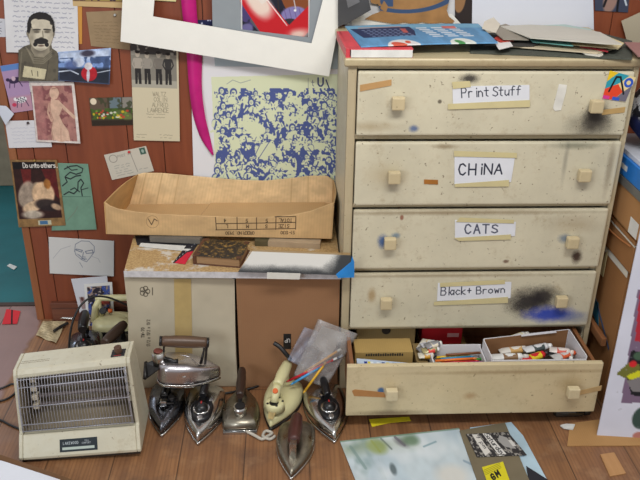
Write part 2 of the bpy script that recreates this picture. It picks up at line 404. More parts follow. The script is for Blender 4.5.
# letter
cv = Cv(76, 54, 2, (212, 212, 214)); cv.mottle(.02, 12); cv.script(8, 0, 74, 51, 12, INK, .42, .7, .62)
P('handwritten_letter', 'large white handwritten letter pinned behind the portrait photo', 'letter', [(3, -12), (77, -8), (79, 53), (7, 52)], .004, cv, lift(.006))
cv = Cv(10, 24, 2, (196, 198, 205)); cv.script(1, 3, 8, 22, 5, (60, 60, 70), .6, .8, .8)
P('printed_note', 'narrow white printed note at the partition edge left of the letter', 'note', [(-6, 18), (5, 19), (6, 37), (-5, 37)], .002, cv)
# portrait
cv = Cv(43, 72, 3, (120, 114, 98), ox=17, oy=10)
OUT = [(19, 81), (18.5, 50), (24, 46), (30, 44), (29.5, 40), (28, 37), (26.4, 34), (27, 30), (27.2, 23), (29, 17), (33, 13.4), (39, 11.8), (46, 12.6), (51, 15.5), (54, 21), (55.2, 29), (54.6, 35), (53, 39), (51.5, 44), (52.5, 48), (57, 51), (59, 56), (59, 81)]
def portrait(c):
    k = (40, 38, 38); sk = (200, 192, 172); md = (128, 120, 104); lt = (148, 140, 120)
    c.poly([(17, 44), (60, 46), (60, 82), (17, 82)], (98, 92, 78)); c.patch(17, 46, 60, 82, (70, 66, 58), .5, 6, .6, .2)
    for a in range(4): c.line([(26 + a * 1.2, 47 + a * 2), (34, 56 + a * 2.2), (44, 57 + a * 2), (52, 50 + a * 2)], 1.1, lt, .55)
    c.line([(49, 60), (46, 80)], .8, (60, 56, 50), .6); c.line([(22, 52), (20, 80)], 1.4, (140, 132, 112), .5)
    c.poly([(32, 42), (50, 42), (50, 52), (44, 57), (35, 56), (31, 49)], (146, 138, 120)); c.ell(40, 49, 6, 4, (96, 90, 80), 0, .7, 3)
    c.ell(41, 33, 12.6, 17.5, sk); c.ell(31.5, 34, 3.6, 12, md, .1, .55, 4); c.ell(51, 34, 2.6, 10, md, -.1, .35, 4)
    c.ell(40.5, 20.5, 14, 9.2, k); c.ell(28.8, 26, 2.4, 8.5, k, .08); c.ell(54, 27, 1.7, 8, k, -.08); c.ell(42, 25.5, 10.4, 6.2, sk); c.ell(35, 22, 4, 3.2, sk, -.3); c.ell(52, 21.5, 2, 3.4, k, .2, .9)
    c.ell(27.6, 35, 1.4, 3, md); c.ell(54, 35, 1.1, 3, md)
    for x, r in ((36.8, -.02), (47.4, .08)):
        c.ell(x, 29.6, 4.1, .9, k, r, .95); c.ell(x, 31.8, 2.7, 1.1, (66, 60, 54), 0, .9); c.ell(x, 31.2, 3.8, 2, md, 0, .5, 1.5)
    c.line([(42.6, 31), (43.4, 37), (40.4, 37.6)], 1.1, (120, 112, 96), .75); c.ell(41.6, 37.8, 2.2, .8, (90, 84, 72), 0, .8)
    c.ell(41.4, 41, 7, 3.1, k); c.ell(35.6, 44, 2.2, 2.4, k, .5); c.ell(47, 44.4, 2.1, 2.4, k, -.5); c.ell(41.4, 45.6, 3.2, .8, (104, 84, 74)); c.ell(41, 49.4, 4, 1.2, md, 0, .6, 2)
    c.poly([(24.6, 65.5), (47, 69), (45, 79), (23, 76.5)], (196, 188, 156)); c.line([(32, 70), (33, 75)], .6, k); c.line([(38, 71), (38.4, 76)], .6, k); c.mottle(.05, 4)
portrait(cv)
o = P('portrait_photo', 'cut-out black and white photo of a moustached man in a sweatshirt', 'photo', [(17, 10), (60, 10), (60, 82), (17, 82)], .008, cv, lift(.006)); clip(o, cv, OUT)
cv = Cv(52, 36, 2.5, (120, 150, 205)); cv.rect(0, 0, 52, 12, (190, 205, 230), 1, 6); cv.patch(0, 8, 52, 22, (70, 90, 130), .5, 6); cv.rect(0, 20, 52, 36, (34, 40, 54), 1, 3)
cv.line([(0, 25), (12, 23), (20, 27)], 1.4, (190, 200, 215)); cv.line([(38, 25), (52, 22)], .8, (190, 200, 215)); cv.ell(31, 26, 8, 8, (168, 28, 40)); cv.ell(30, 18, 4, 4, (205, 200, 205)); cv.ell(20, 14, 6, 5, (190, 200, 220)); cv.ell(29, 4, 7, 3.5, (50, 44, 60), 0, .9, 2); cv.ell(30, 28, 1.6, 7, (190, 190, 200)); cv.ell(13, 17, 6, 6, (70, 84, 130), 0, .7, 3); cv.mottle(.1, 4)
P('color_snapshot', 'blue-toned snapshot of a figure in a red jacket', 'photo', [(58, 52), (111, 48), (110, 84), (59, 80)], .010, cv, lift(.008))
cv = Cv(46, 38, 2, (150, 128, 98)); cv.mottle(.04, 10); cv.script(6, 10, 36, 34, 7, (110, 92, 66), .5, .6, .5)
o = P('tan_card', 'plain tan typewritten card with a silver pin', 'card', [(86, 12), (128, 10), (130, 50), (91, 46)], .003, cv); pin(o, 115, 15, .003, (180, 182, 180), 'silver')
cv = Cv(66, 12, 2, (196, 168, 120)); cv.rect(0, 0, 66, 6, (150, 132, 60)); cv.patch(0, 0, 66, 6, (60, 40, 60), .55, 3); cv.rect(0, 6.2, 66, 7, (120, 92, 60))
P('picture_strip', 'long horizontal print with a tan border at the top of the wall', 'print', [(72, -6), (126, -6), (124, 8), (73, 6)], .0045, cv)
cv = Cv(6, 60, 2, (198, 142, 66)); P('wooden_slat_card', 'thin upright ochre strip beside the handwritten letter', 'card', [(76, -8), (82, -8), (82, 44), (79, 44)], .0025, cv, thick=.003)
# purple horse card
cv = Cv(30, 50, 2.5, (168, 140, 176)); cv.rect(0, 0, 30, 6, (92, 130, 190)); cv.rect(0, 34, 30, 50, (182, 140, 158), 1, 3)
for (x, y, c) in ((13, 17, (52, 40, 70)), (17, 38, (226, 224, 226))):
    cv.ell(x, y, 7, 3.2, c, -.1); cv.ell(x - 8, y - 1.5, 2.4, 1.8, c); cv.line([(x - 6, y + 1), (x - 8, y + 7)], 1, (60, 44, 80)); cv.line([(x + 5, y + 1), (x + 8, y + 7)], 1, (60, 44, 80)); cv.line([(x, y + 1), (x - 2, y + 7)], .9, (60, 44, 80))
cv.ell(12, 15, 2.5, 2.5, (196, 170, 186)); cv.ell(6, 42, 3, 2, (190, 60, 90))
for i in range(12): cv.ell(11 + (i * 37 % 12), 36 + (i * 23 % 5), .8, .8, (40, 40, 60))
P('folk_horse_card', 'mauve card with two painted horses behind the pink print', 'card', [(0, 66), (26, 62), (33, 110), (12, 113)], .005, cv)
cv = Cv(42, 12, 1, (208, 208, 206)); P('white_paper_sheet', 'plain white paper edge between the portrait and the pink figure print', 'paper', [(22, 74), (64, 78), (66, 92), (28, 92)], .0045, cv)
cv = Cv(46, 56, 2.5, (168, 120, 112)); cv.rect(0, 0, 46, 56, (214, 206, 200)); cv.rect(2, 3, 43, 54, (166, 118, 110)); cv.patch(2, 3, 43, 54, (120, 70, 74), .52, 4, .8)
sk = (206, 172, 150); ln = (140, 92, 86); cv.ell(24, 10, 5, 6, sk, .3); cv.poly([(20, 15), (28, 17), (31, 24), (27, 31), (30, 38), (35, 45), (36, 54), (17, 54), (17, 44), (19, 36), (17, 27), (18, 20)], sk); cv.ell(26, 47, 9.5, 8, sk); cv.line([(27, 18), (34, 25), (42, 32)], 3.2, sk); cv.line([(18, 20), (15, 28), (18, 36)], 2, (196, 158, 138))
cv.line([(20, 15), (18, 21), (18, 28), (20, 35), (17, 44), (18, 54)], .6, ln, .7); cv.line([(31, 24), (27, 31), (30, 38), (35, 45), (36, 54)], .6, ln, .7); cv.line([(22, 6), (28, 5), (30, 10), (27, 15)], .9, ln, .7); cv.line([(27, 43), (26, 54)], .5, ln, .6)
cv.rect(2, 3, 12, 54, (170, 116, 112), .75, 2); cv.mottle(.07, 3)
P('pink_figure_print', 'pinkish etching of a standing nude figure on white paper', 'print', [(30, 83), (74, 82), (81, 143), (37, 141)], .006, cv, lift(.008))
cv = Cv(16, 22, 2, (196, 202, 214)); P('torn_paper_corner', 'pale curled paper scrap at the partition edge', 'paper', [(-4, 104), (6, 106), (14, 114), (7, 124)], .009, cv, lambda u, v: .015 * (1 - u))
cv = Cv(43, 28, 2, (214, 214, 218)); cv.script(4, 6, 40, 24, 5, (150, 152, 176), .4, .5, .6)
o = P('index_card', 'small white index card held by a dark pin', 'card', [(5, 121), (48, 120), (52, 147), (9, 148)], .008, cv); pin(o, 28, 123, .008, (60, 44, 48), 'dark')
cv = Cv(43, 31, 2.5, (70, 62, 48)); cv.rect(0, 0, 18, 14, (96, 80, 66)); cv.rect(20, 0, 32, 12, (104, 120, 128)); cv.rect(33, 0, 43, 14, (136, 132, 124)); cv.patch(0, 12, 43, 24, (70, 96, 40), .42, 4)
cv.patch(0, 0, 43, 14, (60, 66, 44), .5, 5, .8); cv.ell(30, 19, 8, 5, (92, 112, 58), 0, .8, 2); cv.ell(38, 22, 5, 5, (110, 120, 70), 0, .8, 2)
for i in range(34):
    c = [(206, 176, 40), (190, 70, 50), (220, 216, 200), (120, 150, 60)][i % 4]; cv.ell(3 + cv.rs.rand() * 37, 14 + cv.rs.rand() * 9, .8 + cv.rs.rand(), .7 + cv.rs.rand() * .8, c, 0, .9)
cv.ell(4, 4, 3.2, 3.6, (226, 212, 186)); cv.rect(0, 25, 43, 31, (44, 34, 26), .85, 2)
P('flower_stall_photo', 'small colour photo of flowers in pots outdoors', 'photo', [(89, 98), (132, 97), (133, 125), (92, 126)], .003, cv)
# four men card
cv = Cv(50, 100, 3, (206, 196, 168)); cv.rect(0, 0, 48, 49, (132, 128, 118)); cv.rect(0, 0, 48, 17, (64, 60, 58)); cv.patch(0, 0, 48, 18, (150, 146, 136), .55, 4); cv.rect(0, 42, 48, 49, (168, 164, 150))
for i, x in enumerate((7, 17, 29, 39)):
    tr = (44, 42, 42); sh = [(168, 160, 148), (150, 144, 134), (120, 114, 106), (54, 52, 52)][i]
    cv.ell(x, 17 + i % 2, 2.4, 3, (182, 172, 156)); cv.ell(x, 15 + i % 2, 2.5, 1.5, (40, 36, 34)); cv.poly([(x - 4, 21), (x + 4, 21), (x + 3, 31), (x - 3, 31)], sh); cv.line([(x - 4, 22), (x - 5.5, 27), (x - 3, 31)], 1.4, sh); cv.line([(x + 4, 22), (x + 5.5, 27), (x + 3, 31)], 1.4, sh)
    cv.poly([(x - 3, 31), (x + 3.2, 31), (x + 3.6, 46), (x + .6, 46), (x, 35), (x - .8, 46), (x - 3.2, 46)], tr)
for i, w_ in enumerate(('WALTZ', 'COLIN', 'ALFRED', 'LAWRENCE')):
    cv.text(w_, [22, 23, 21, 16][i], 57 + i * 5.2, 4, .45, (140, 132, 112), .72)
cv.script(14, 73, 40, 79, 2, (120, 112, 96), .45, .7, .4); cv.script(3, 93, 18, 98, 2, (120, 112, 96), .4, .7, .4); cv.script(27, 93, 46, 98, 2, (120, 112, 96), .4, .7, .4)
P('announcement_card', 'tall cream card with a photo of four men and printed names', 'card', [(130, 36), (178, 38), (180, 141), (134, 140)], .005, cv, lift(.004))
cv = Cv(45, 28, 3, (198, 192, 178)); cv.script(6, 13, 25, 26, 5, (110, 112, 110), .4, .7, .5); cv.line([(27, 4), (28.5, 25)], .5, (120, 116, 110)); cv.ring(8, 6, 4, .5, (110, 106, 100)); cv.rect(37, 1, 43, 8, (60, 92, 80)); cv.ell(40, 4.5, 1.4, 2, (150, 170, 160)); cv.text('POST', 13, 6, 2.6, .4, (140, 136, 128)); cv.script(30, 20, 42, 26, 1, (120, 120, 120), .5, .7, .4)
o = P('stamped_postcard', 'old postcard with a green stamp and a red pin', 'postcard', [(104, 155), (146, 146), (154, 171), (112, 180)], .004, cv); pin(o, 129, 152, .004, (200, 40, 46), 'red')
# painting postcard: generic pale figure by red drapery
cv = Cv(54, 66, 3, (134, 104, 66)); cv.rect(2, 2, 51, 58, (50, 28, 26)); cv.poly([(10, 2), (24, 2), (20, 26), (12, 24)], (96, 32, 30)); cv.poly([(34, 8), (51, 6), (51, 40), (42, 30)], (88, 28, 28)); cv.rect(2, 2, 51, 9, (24, 20, 22))
cv.text('Do unto others.', 14, 7.6, 4.6, .85, (226, 222, 214), .62)
cv.ell(14, 34, 9, 14, (170, 154, 136), .5, .9, 2); cv.ell(27, 27, 5, 5, (150, 134, 112), 0, .9, 1.5); cv.ell(33, 34, 13, 12, (214, 180, 144), -.3, 1, 2); cv.ell(20, 46, 13, 5, (214, 184, 150), -.25, 1, 1.5); cv.ell(36, 45, 14, 6, (38, 30, 32), .1, .9, 2); cv.ell(39, 24, 4, 5, (160, 104, 50), 0, 1, 1.5); cv.ell(18, 54, 12, 4, (196, 184, 166), 0, .9, 2); cv.ell(46, 47, 6, 3, (196, 164, 132), .3, .9, 1.5)
cv.mottle(.12, 4); cv.rect(23, 60, 38, 64.5, (190, 186, 160)); cv.rect(25, 60.5, 34, 64, (70, 110, 150))
o = P('painting_postcard', 'dark postcard of pale figures headed Do unto others', 'postcard', [(10, 160), (57, 160), (66, 225), (19, 227)], .007, cv, lift(.004)); pin(o, 34.5, 160.5, .007, (150, 120, 60), 'brass')
cv = Cv(46, 68, 2.5, (112, 148, 128)); cv.mottle(.04, 8)
k = (30, 32, 38)
cv.line([(12, 6), (20, 3), (30, 2), (38, 5), (36, 9), (28, 11), (20, 9), (14, 13)], 1.2, k); cv.line([(16, 3), (22, 7), (30, 6)], 1, k); cv.line([(10, 23), (16, 19), (13, 14), (20, 16), (27, 13), (34, 12)], 1.3, k)
cv.line([(12, 32), (18, 29), (24, 31), (29, 27), (30, 19), (34, 16), (37, 20), (33, 25), (34, 33)], 1.3, k); cv.line([(20, 27), (25, 25), (31, 29)], 1.1, k); cv.line([(33, 27), (42, 25)], .8, k); cv.line([(0, 34), (44, 34)], .5, (70, 96, 84)); cv.line([(16, 58), (24, 50), (28, 44)], .5, (126, 110, 100), .7)
P('green_notebook_page', 'grey-green folded paper with black brush scrawl', 'paper', [(56, 163), (88, 164), (97, 229), (52, 230)], .004, cv, lift(.006))
cv = Cv(66, 38, 3, (204, 204, 202)); c = (84, 96, 120)
cv.line([(26, 14), (27, 6), (33, 2), (41, 2), (46, 7), (46, 13), (42, 19), (38, 24), (33, 22), (27, 17), (26, 12)], .6, c, .8); cv.line([(27, 12), (33, 14), (34, 12), (28, 11), (27, 12)], .7, c); cv.line([(37, 13), (44, 11), (45, 14), (38, 15), (37, 13)], .7, c); cv.line([(35, 14), (34, 19), (37, 19)], .6, c); cv.line([(33, 21), (38, 21)], .7, c); cv.line([(22, 8), (12, 12), (4, 22)], .4, (140, 144, 154), .8); cv.line([(44, 18), (50, 20), (52, 24)], .4, (140, 144, 154), .8); cv.line([(31, 25), (34, 30)], .5, c, .8)
for i in range(7): cv.line([(28 + i, 16 + i * .8), (31 + i, 17 + i * .9)], .4, c, .6)
o = P('pencil_portrait_drawing', 'wide white sheet with a sketched bespectacled face', 'drawing', [(48.5, 237), (114, 241), (114, 276), (50, 273)], .005, cv, lift(.004))
# crowd print
cv = Cv(148, 150, 3, (224, 224, 228), ox=190, oy=45)
def crowd(c):
    g = (216, 222, 188); bl = (78, 92, 148); R = random.Random(7)
    c.poly([(210.5, 77), (338, 74), (338, 196), (213, 196)], g)
    inside = (c.X > 213) & (c.X < 338) & (c.Y > 88)
    n = c.nz(9) * .6 + c.nz(4) * .4; th = .56 - .13 * np.clip((c.Y - 92) / 40, 0, 1) + .25 * np.clip((222 - c.X) / 10, 0, 1)
    c.blend(((n > th) & inside).astype(float), bl)
    rows = [(93, 11), (103, 13), (117, 12), (130, 12), (143, 12), (157, 11), (170, 11), (184, 11)]
    for ry, st in rows:
        x = (218 if ry < 100 else 214) + R.random() * 8
        while x < 336:
            y = ry + R.uniform(-3.5, 3.5); s = R.uniform(.8, 1.25); a = R.uniform(-.6, .6)
            if R.random() < .12: x += st; continue
            body = g if R.random() < .68 else bl; oth = bl if body == g else g
            if body == g: c.ell(x, y + 8 * s, 4.6 * s, 6 * s, bl, a)
            c.ell(x + R.uniform(-1, 1), y + 8 * s, 3.7 * s, 5 * s, body, a)
            for sg in (-1, 1):
                c.line([(x + sg * 3 * s, y + 5 * s), (x + sg * R.uniform(4, 6.5) * s, y + 9 * s), (x + R.uniform(-3, 3), y + R.uniform(9, 12) * s)], 1.3 * s, g)
                c.line([(x + sg * 1.5, y + 12 * s), (x + sg * 3 + 6 * a, y + R.uniform(14, 18) * s)], 1.9 * s, body)
            c.line([(x + R.uniform(-2, 2), y + 6), (x + R.uniform(-3, 3), y + 12 * s)], R.uniform(.7, 1.8), oth); c.line([(x - 3, y + 10 * s), (x + 3, y + 11 * s)], .8, oth)
            c.ell(x, y, 3 * s, 3.4 * s, bl); c.ell(x + .2, y + .7, 1.8 * s, 2.3 * s, g); c.line([(x - .9, y + .3), (x + 1, y + .3)], .5, bl); c.line([(x - .4, y + 1.7), (x + .5, y + 1.7)], .4, bl)
            x += st * R.uniform(.8, 1.3)
    c.patch(214, 92, 338, 196, bl, .64, 3.2, 1, .05); c.patch(214, 88, 338, 196, g, .67, 3.6, 1, .05); c.patch(220, 96, 300, 170, g, .66, 8, 1, .04)
    c.ell(253, 128, 12, 6, g, .3); c.ell(264, 150, 11, 7, g, -.4); c.line([(252, 158), (262, 138)], .7, bl); c.line([(256, 160), (268, 142)], .7, bl); c.line([(246, 156), (255, 137)], .6, bl)
    c.poly([(228, 141), (237, 138), (239, 148), (230, 150)], g); c.line([(226, 84), (232, 80), (240, 83), (250, 80)], .6, (110, 120, 140), .7)
    c.text('U', 318, 86, 8, 1.5, (50, 60, 110)); c.line([(308, 78), (308, 92)], .4, (110, 120, 120)); c.text('t', 311, 86, 6, .6, (90, 100, 120)); c.line([(326, 80), (329, 88)], 1.2, (50, 60, 110))
crowd(cv)
P('crowd_screenprint', 'large white sheet with a blue and pale green print of a seated crowd', 'print', [(190, 45), (338, 45), (338, 195), (194, 195)], .005, cv)
cv = Cv(128, 12, 1.5, (170, 184, 192)); P('pale_blue_card', 'pale blue-grey card edge between the white mat and the crowd print', 'card', [(213, 40), (338, 40), (338, 69), (215, 66)], .009, cv)
# ribbon
def ribbon():
    pts = [(186, -30), (188.5, 0), (190.5, 22), (193, 40), (194.5, 58), (195.5, 88), (199, 115), (205.5, 138), (213, 155)]; wd = [7.5, 7.5, 7.2, 7.6, 7.6, 6.4, 6, 4.8, .8]
    m = MB(); L = []; R = []
    for i, (p, w) in enumerate(zip(pts, wd)):
        d = .012 + .004 * math.sin(i * 1.7)
        L.append(U(p[0] - w, p[1] + (w * .3 if i == 8 else 0), Y=WY - d)); R.append(U(p[0] + w, p[1], Y=WY - d - .006 * math.cos(i * 2.1)))
    def sm(A):
        out = []
        for i in range(len(A) - 1):
            a, b, c, d = A[max(i - 1, 0)], A[i], A[i + 1], A[min(i + 2, len(A) - 1)]
            for k in range(5):
                t = k / 5; out.append(.5 * ((2 * b) + (c - a) * t + (2 * a - 5 * b + 4 * c - d) * t * t + (3 * b - 3 * c + d - a) * t ** 3))
        return out + [A[-1]]
    L, R = sm(L), sm(R); rings = []
    for l, r in zip(L, R):
        c = (l + r) / 2 + Vector((0, -.004, 0)); rings.append([l, c, r, r + Vector((0, .001, 0)), c + Vector((0, .001, 0)), l + Vector((0, .001, 0))])
    m.loft(rings); o = m.build('satin_ribbon', M('magenta_satin', (190, 30, 120), .38, var=.15, vs=12)); tag(o, 'magenta satin ribbon hanging down over the white poster margin', 'ribbon')
ribbon()
# mats and the red art
def frame_plane(name, Y, outer, inner, th, m, label, cat):
    o_ = [U(x, y, Y=Y) for x, y in outer]; i_ = [U(x, y, Y=Y) for x, y in inner]; b = MB(); t = Vector((0, th, 0)); bm = b.bm
    A = [bm.verts.new(p) for p in o_]; B = [bm.verts.new(p) for p in i_]; C = [bm.verts.new(p + t) for p in o_]; D = [bm.verts.new(p + t + (sum(o_, Vector()) / 4 - p) * 0) for p in i_]
    for i in range(4):
        j = (i + 1) % 4
        for q in ((A[i], A[j], B[j], B[i]), (C[i], C[j], D[j], D[i]), (A[i], A[j], C[j], C[i]), (B[i], B[j], D[j], D[i])): bm.faces.new(q)
    return tag(b.build(name, m), label, cat)
def lerp2(a, b, t): return (a[0] + (b[0] - a[0]) * t, a[1] + (b[1] - a[1]) * t)
frame_plane('white_picture_mat', 2.622, [(129, -140), (362, -100), (329, 76.5), (120.5, 41.5)], [(163, -100), (340, -66), (311.5, 43.5), (153, 16.5)], .004, M('mat_white', (234, 233, 226), .8, var=.02), 'big tilted white picture mat with an empty square opening', 'picture mat')
frame_plane('grey_picture_mat', 2.640, [(210, -95), (334, -78), (318, 60), (213, 46)], [(237, -80), (312, -74), (309, 37.5), (241, 29.5)], .004, M('mat_grey', (140, 147, 152), .8, var=.03), 'grey picture mat hanging inside the white mat opening', 'picture mat')
cv = Cv(74, 120, 2, (28, 28, 44), ox=238, oy=-82)
def redart(c):
    c.patch(238, -82, 312, 40, (70, 60, 110), .55, 8); c.poly([(268, -30), (312, -60), (312, 9), (286, 9)], (128, 70, 36)); c.rect(271, 8.5, 312, 10.5, (24, 24, 40))
    c.ell(294, 14, 13, 8, (128, 120, 172), -.1, 1, 1.5)
    for i in range(5): c.line([(284 + i * 5, 8), (287 + i * 5, 20)], .5, (90, 70, 120))
    c.ell(290, 22, 8, 4, (46, 44, 52)); c.line([(277, -10), (279, 12)], 1, (50, 36, 34)); c.line([(292, -10), (296, 10)], 1, (190, 186, 190)); c.ell(295, 10, 1.2, 1.2, (230, 230, 230)); c.ell(247, 28, 6, 5, (110, 104, 150), 0, .9, 1.5); c.line([(252, 20), (268, 40)], 4, (84, 84, 92))
    red = (190, 26, 36)
    c.poly([(226, -20), (252, -20), (292, 28), (286, 44), (266, 40)], red); c.poly([(284, 30), (312, 2), (312, 28), (300, 40), (284, 40)], red)
    c.ell(261, 3, 15, 8, (228, 214, 200), .85, .95, 6); c.ell(252, -2, 13, 6, (228, 214, 200), .85, .95, 6); c.ell(258, 8, 12, 6, (228, 206, 192), .85, .9, 6); c.poly([(240, -20), (252, -20), (268, 0), (262, 4)], (226, 214, 204)); c.line([(263, -6), (287, 25)], 1., (236, 232, 228))
    c.ell(298, 34, 11, 5, (226, 206, 190), -.15, .9, 6); c.ell(284, 31, 6, 7, red, 0, .6, 5)
    c.line([(240.5, -82), (241.5, 30), (309, 38.5)], 1.6, (224, 226, 226)); c.line([(309.5, -80), (309, 38)], 1.4, (224, 226, 226))
redart(cv)
sheet('spray_painted_print', cv, [U(x, y, Y=2.6475) for x, y in [(238, -82), (312, -82), (312, 38.6), (238, 38.6)]], fn=quad_on([(238, -82), (312, -82), (312, 38.6), (238, 38.6)], 2.6475), label='red and white spray-painted print set in the grey mat', cat='print')
cv = Cv(22, 4, 3, (210, 206, 150)); P('yellow_print', 'pale yellow paper edge at the top inside the mat opening', 'paper', [(152, -14), (176, -14), (176, 1.6), (153, .4)], .006, cv)
cv = Cv(14, 8, 3, (28, 34, 74)); cv.patch(0, 0, 14, 8, (190, 196, 220), .68, 1.6); P('patterned_navy_card', 'small navy speckled card just left of the grey mat', 'card', [(197, 20), (217, 20), (217, 36), (197, 36)], .006, cv)
# lower left prints leaning on the baseboard
cv = Cv(40, 46, 2, (200, 202, 210)); cv.rect(4, 18, 10, 30, (150, 130, 130)); cv.ell(7, 20, 1.6, 2, (90, 60, 56))
sheet('white_photo_sheet', cv, [U(x, y, Y=WY - .028 - k) for (x, y, k) in [(71, 279, 0), (107, 276, 0), (113, 325, .015), (83, 325, .015)]], label='white sheet with a small photo, leaning on the baseboard behind', cat='photo')
cv = Cv(30, 42, 3, (214, 214, 212)); cv.rect(3, 3, 27, 40, (40, 36, 48)); cv.patch(3, 3, 27, 40, (150, 130, 120), .55, 2.5); cv.patch(3, 3, 27, 40, (60, 80, 150), .62, 4); cv.patch(3, 3, 27, 40, (206, 196, 190), .7, 2); cv.rect(12, 16, 26, 20, (180, 70, 50), .8, 2)
sheet('white_bordered_photo', cv, [U(x, y, Y=WY - .034 - k) for (x, y, k) in [(84, 284, 0), (112, 282, 0), (115, 328, .02), (87, 328, .02)]], label='white-bordered colour photo of a busy crowd leaning low against the wall', cat='photo')
# behind the dresser top
cv = Cv(132, 60, 1, (206, 210, 222)); P('white_foam_board', 'large blank white board standing behind the dresser papers', 'board', [(473, -60), (592, -60), (594, 34), (472, 34)], .012, cv, thick=.006)
cv = Cv(120, 50, 1, (200, 200, 202)); P('white_backing_sheet', 'white sheet behind the torn brown paper', 'paper', [(342, -40), (461, -40), (460, 34), (345, 34)], .004, cv)
cv = Cv(40, 50, 2, (42, 34, 34)); cv.ell(8, 26, 9, 14, (140, 104, 70), .3, 1, 1); cv.ell(20, 10, 8, 6, (60, 60, 80))
P('dark_photograph', 'dark photo strip between the white sheet and the white board', 'photo', [(455, -30), (480, -30), (480, 24), (455, 24)], .008, cv)
def torn():
    cv = Cv(96, 64, 2.5, (150, 112, 70), ox=362, oy=-38); cv.mottle(.06, 10); c = (54, 76, 110)
    t = np.hypot((cv.X - 405) / 58, (cv.Y + 22) / 33); cv.blend(cv.cov(np.abs(t - 1) * 40 - 2.4), c); cv.rect(384, -38, 393, 6, c); cv.ell(384, 0, 4, 5, c)
    cv.poly([(380, 8), (384, 0), (388, 6), (386, 12)], (150, 112, 70))
    R = random.Random(3); outer = [(368, -38)] + [(458, -38)] + [(447, 10), (449, 16), (455, 21)] + [(452 - i * 6, 23.4 - (i % 3) * .6 + R.random()) for i in range(12)] + [(364, 19), (372, 14), (380, 11), (378, 4), (371, 3), (368, -8)]
    o = sheet('torn_brown_paper', cv, onwall([(362, -38), (458, -38), (458, 26), (362, 26)], .016), label='torn brown paper with a blue arc leaning behind the dresser', cat='paper')
    clip(o, cv, outer)
torn()
m = MB(); m.prism([U(x, y, Y=WY - .012) for x, y in [(352, 6), (376, 16), (384, 10), (452, 14), (463, 26), (400, 29), (352, 26)]], (0, .001, 0)); tag(m.build('torn_white_paper', M('white_paper', (214, 214, 210), .7)), 'torn white paper edge showing below the brown torn paper', 'paper')
m = MB(); m.prism([U(x, y, Y=2.60) for x, y in [(338, -30), (362, -30), (371, 10), (352, 21), (338, 27)]], (0, .006, 0)); m.prism([U(x, y, Y=2.598) for x, y in [(346, -2), (356, -6), (360, 2), (348, 8)]], (0, .002, 0), mi=1)
tag(m.build('dark_portfolio', [M('portfolio_grey', (62, 62, 64), .6), M('portfolio_patch', (104, 104, 106), .6)]), 'dark grey portfolio corner standing at the left end of the dresser top', 'portfolio')
cv = Cv(30, 30, 2, (60, 66, 86)); cv.ell(14, 20, 6, 12, (150, 120, 110), .3, 1, 1.5); cv.line([(8, 26), (14, 10), (13, 0)], 2, (20, 18, 24)); cv.line([(20, 30), (22, 0)], 2, (20, 18, 24)); cv.line([(24, 14), (28, 24)], 1.6, (190, 200, 210))
P('dark_blue_photo', 'dark blue photo pinned at the top right of the wall', 'photo', [(594, -25), (631, -25), (628, 12.5), (595, 10.5)], .005, cv)
cv = Cv(40, 40, 1.5, (176, 166, 144)); P('beige_envelope', 'plain beige envelope at the upper right of the wall', 'envelope', [(621.5, 21), (668, 0), (668, 52), (628, 45)], .02, cv, thick=.003)
# ================================================================== DRESSER
X0, X1, YF, YB, ZT = .175, 1.021, 2.2, 2.655, 1.15
def cream(name, stains=(), base=(203, 196, 172), worn=True):
    b = NB(name); v = b.coord(); f = b.noise(v, 5, 5, .6); g = b.noise(v, 42, 5, .7); s = b.noise(v, 90, 2)
    c = b.mix(b.rng(f, .3, .7), lin(tuple(x * .95 for x in base)), lin(tuple(min(255, x * 1.04) for x in base)))
    c = b.mix(b.rng(g, .55, .8, 0, .35), c, lin((168, 148, 112)))
    c = b.mix(b.rng(s, .69, .74, 0, .7), c, lin((92, 72, 52))); s3 = b.noise(v, 14, 8, .8); c = b.mix(b.rng(s3, .56, .72, 0, .5), c, lin((150, 128, 92)))
    sp = b.n('ShaderNodeSeparateXYZ'); b.link(v, sp.inputs[0]); warp = b.noise(v, 24, 5, .7); fine = b.noise(v, 420, 2, .9)
    for (cx, cz, rx, rz, col, soft, al) in stains:
        if cx > 3: q_ = U(cx, cz, Y=2.18 if cz < 335 else 1.98); cx, cz, rx, rz = q_.x - .175, q_.z, rx * .003, rz * .003
        dx = b.math('DIVIDE', b.math('SUBTRACT', sp.outputs[0], cx), rx); dz = b.math('DIVIDE', b.math('SUBTRACT', sp.outputs[2], cz), rz)
        d = b.math('SQRT', b.math('ADD', b.math('MULTIPLY', dx, dx), b.math('MULTIPLY', dz, dz)))
        d = b.math('ADD', d, b.math('MULTIPLY', b.math('SUBTRACT', warp, .5), .5 + soft))
        if soft > .3: d = b.math('ADD', d, b.math('MULTIPLY', b.math('SUBTRACT', fine, .5), 1.1))
        k = b.rng(d, 1 + soft, 1 - soft, 0, al); c = b.mix(k, c, lin(col))
    b.color(c); b.link(b.rng(g, .3, .7, .3, .5), b.b.inputs['Roughness']); b.bump(g, .12, .0015); return b.m
CR = cream('cream_enamel')
DARKIN = M('drawer_shadow_wood', (70, 56, 44), .9)
OAK = wood('drawer_side_wood', (120, 76, 46), (146, 98, 62), 1)
dr = empty('chest_of_drawers', (X0, YF, 0), 0, 'tall cream-painted chest of drawers with its bottom drawer pulled open', 'chest of drawers')
def D(mb, name, mat, parent=dr, bev=.003):
    o = mb.build(name, mat, None, bev); return adopt(o, parent)
T = .02
m = MB(); m.box(X0, X0 + T, YF + .012, YB, 0, ZT - .024); m.box(X1 - T, X1, YF + .012, YB, 0, ZT - .024); m.box(X0 + T, X1 - T, YB - .01, YB, .04, ZT - .024)
for z in (.045,): m.box(X0 + T, X1 - T, YF + .03, YB - .012, z - .012, z)
D(m, 'carcass', CR)
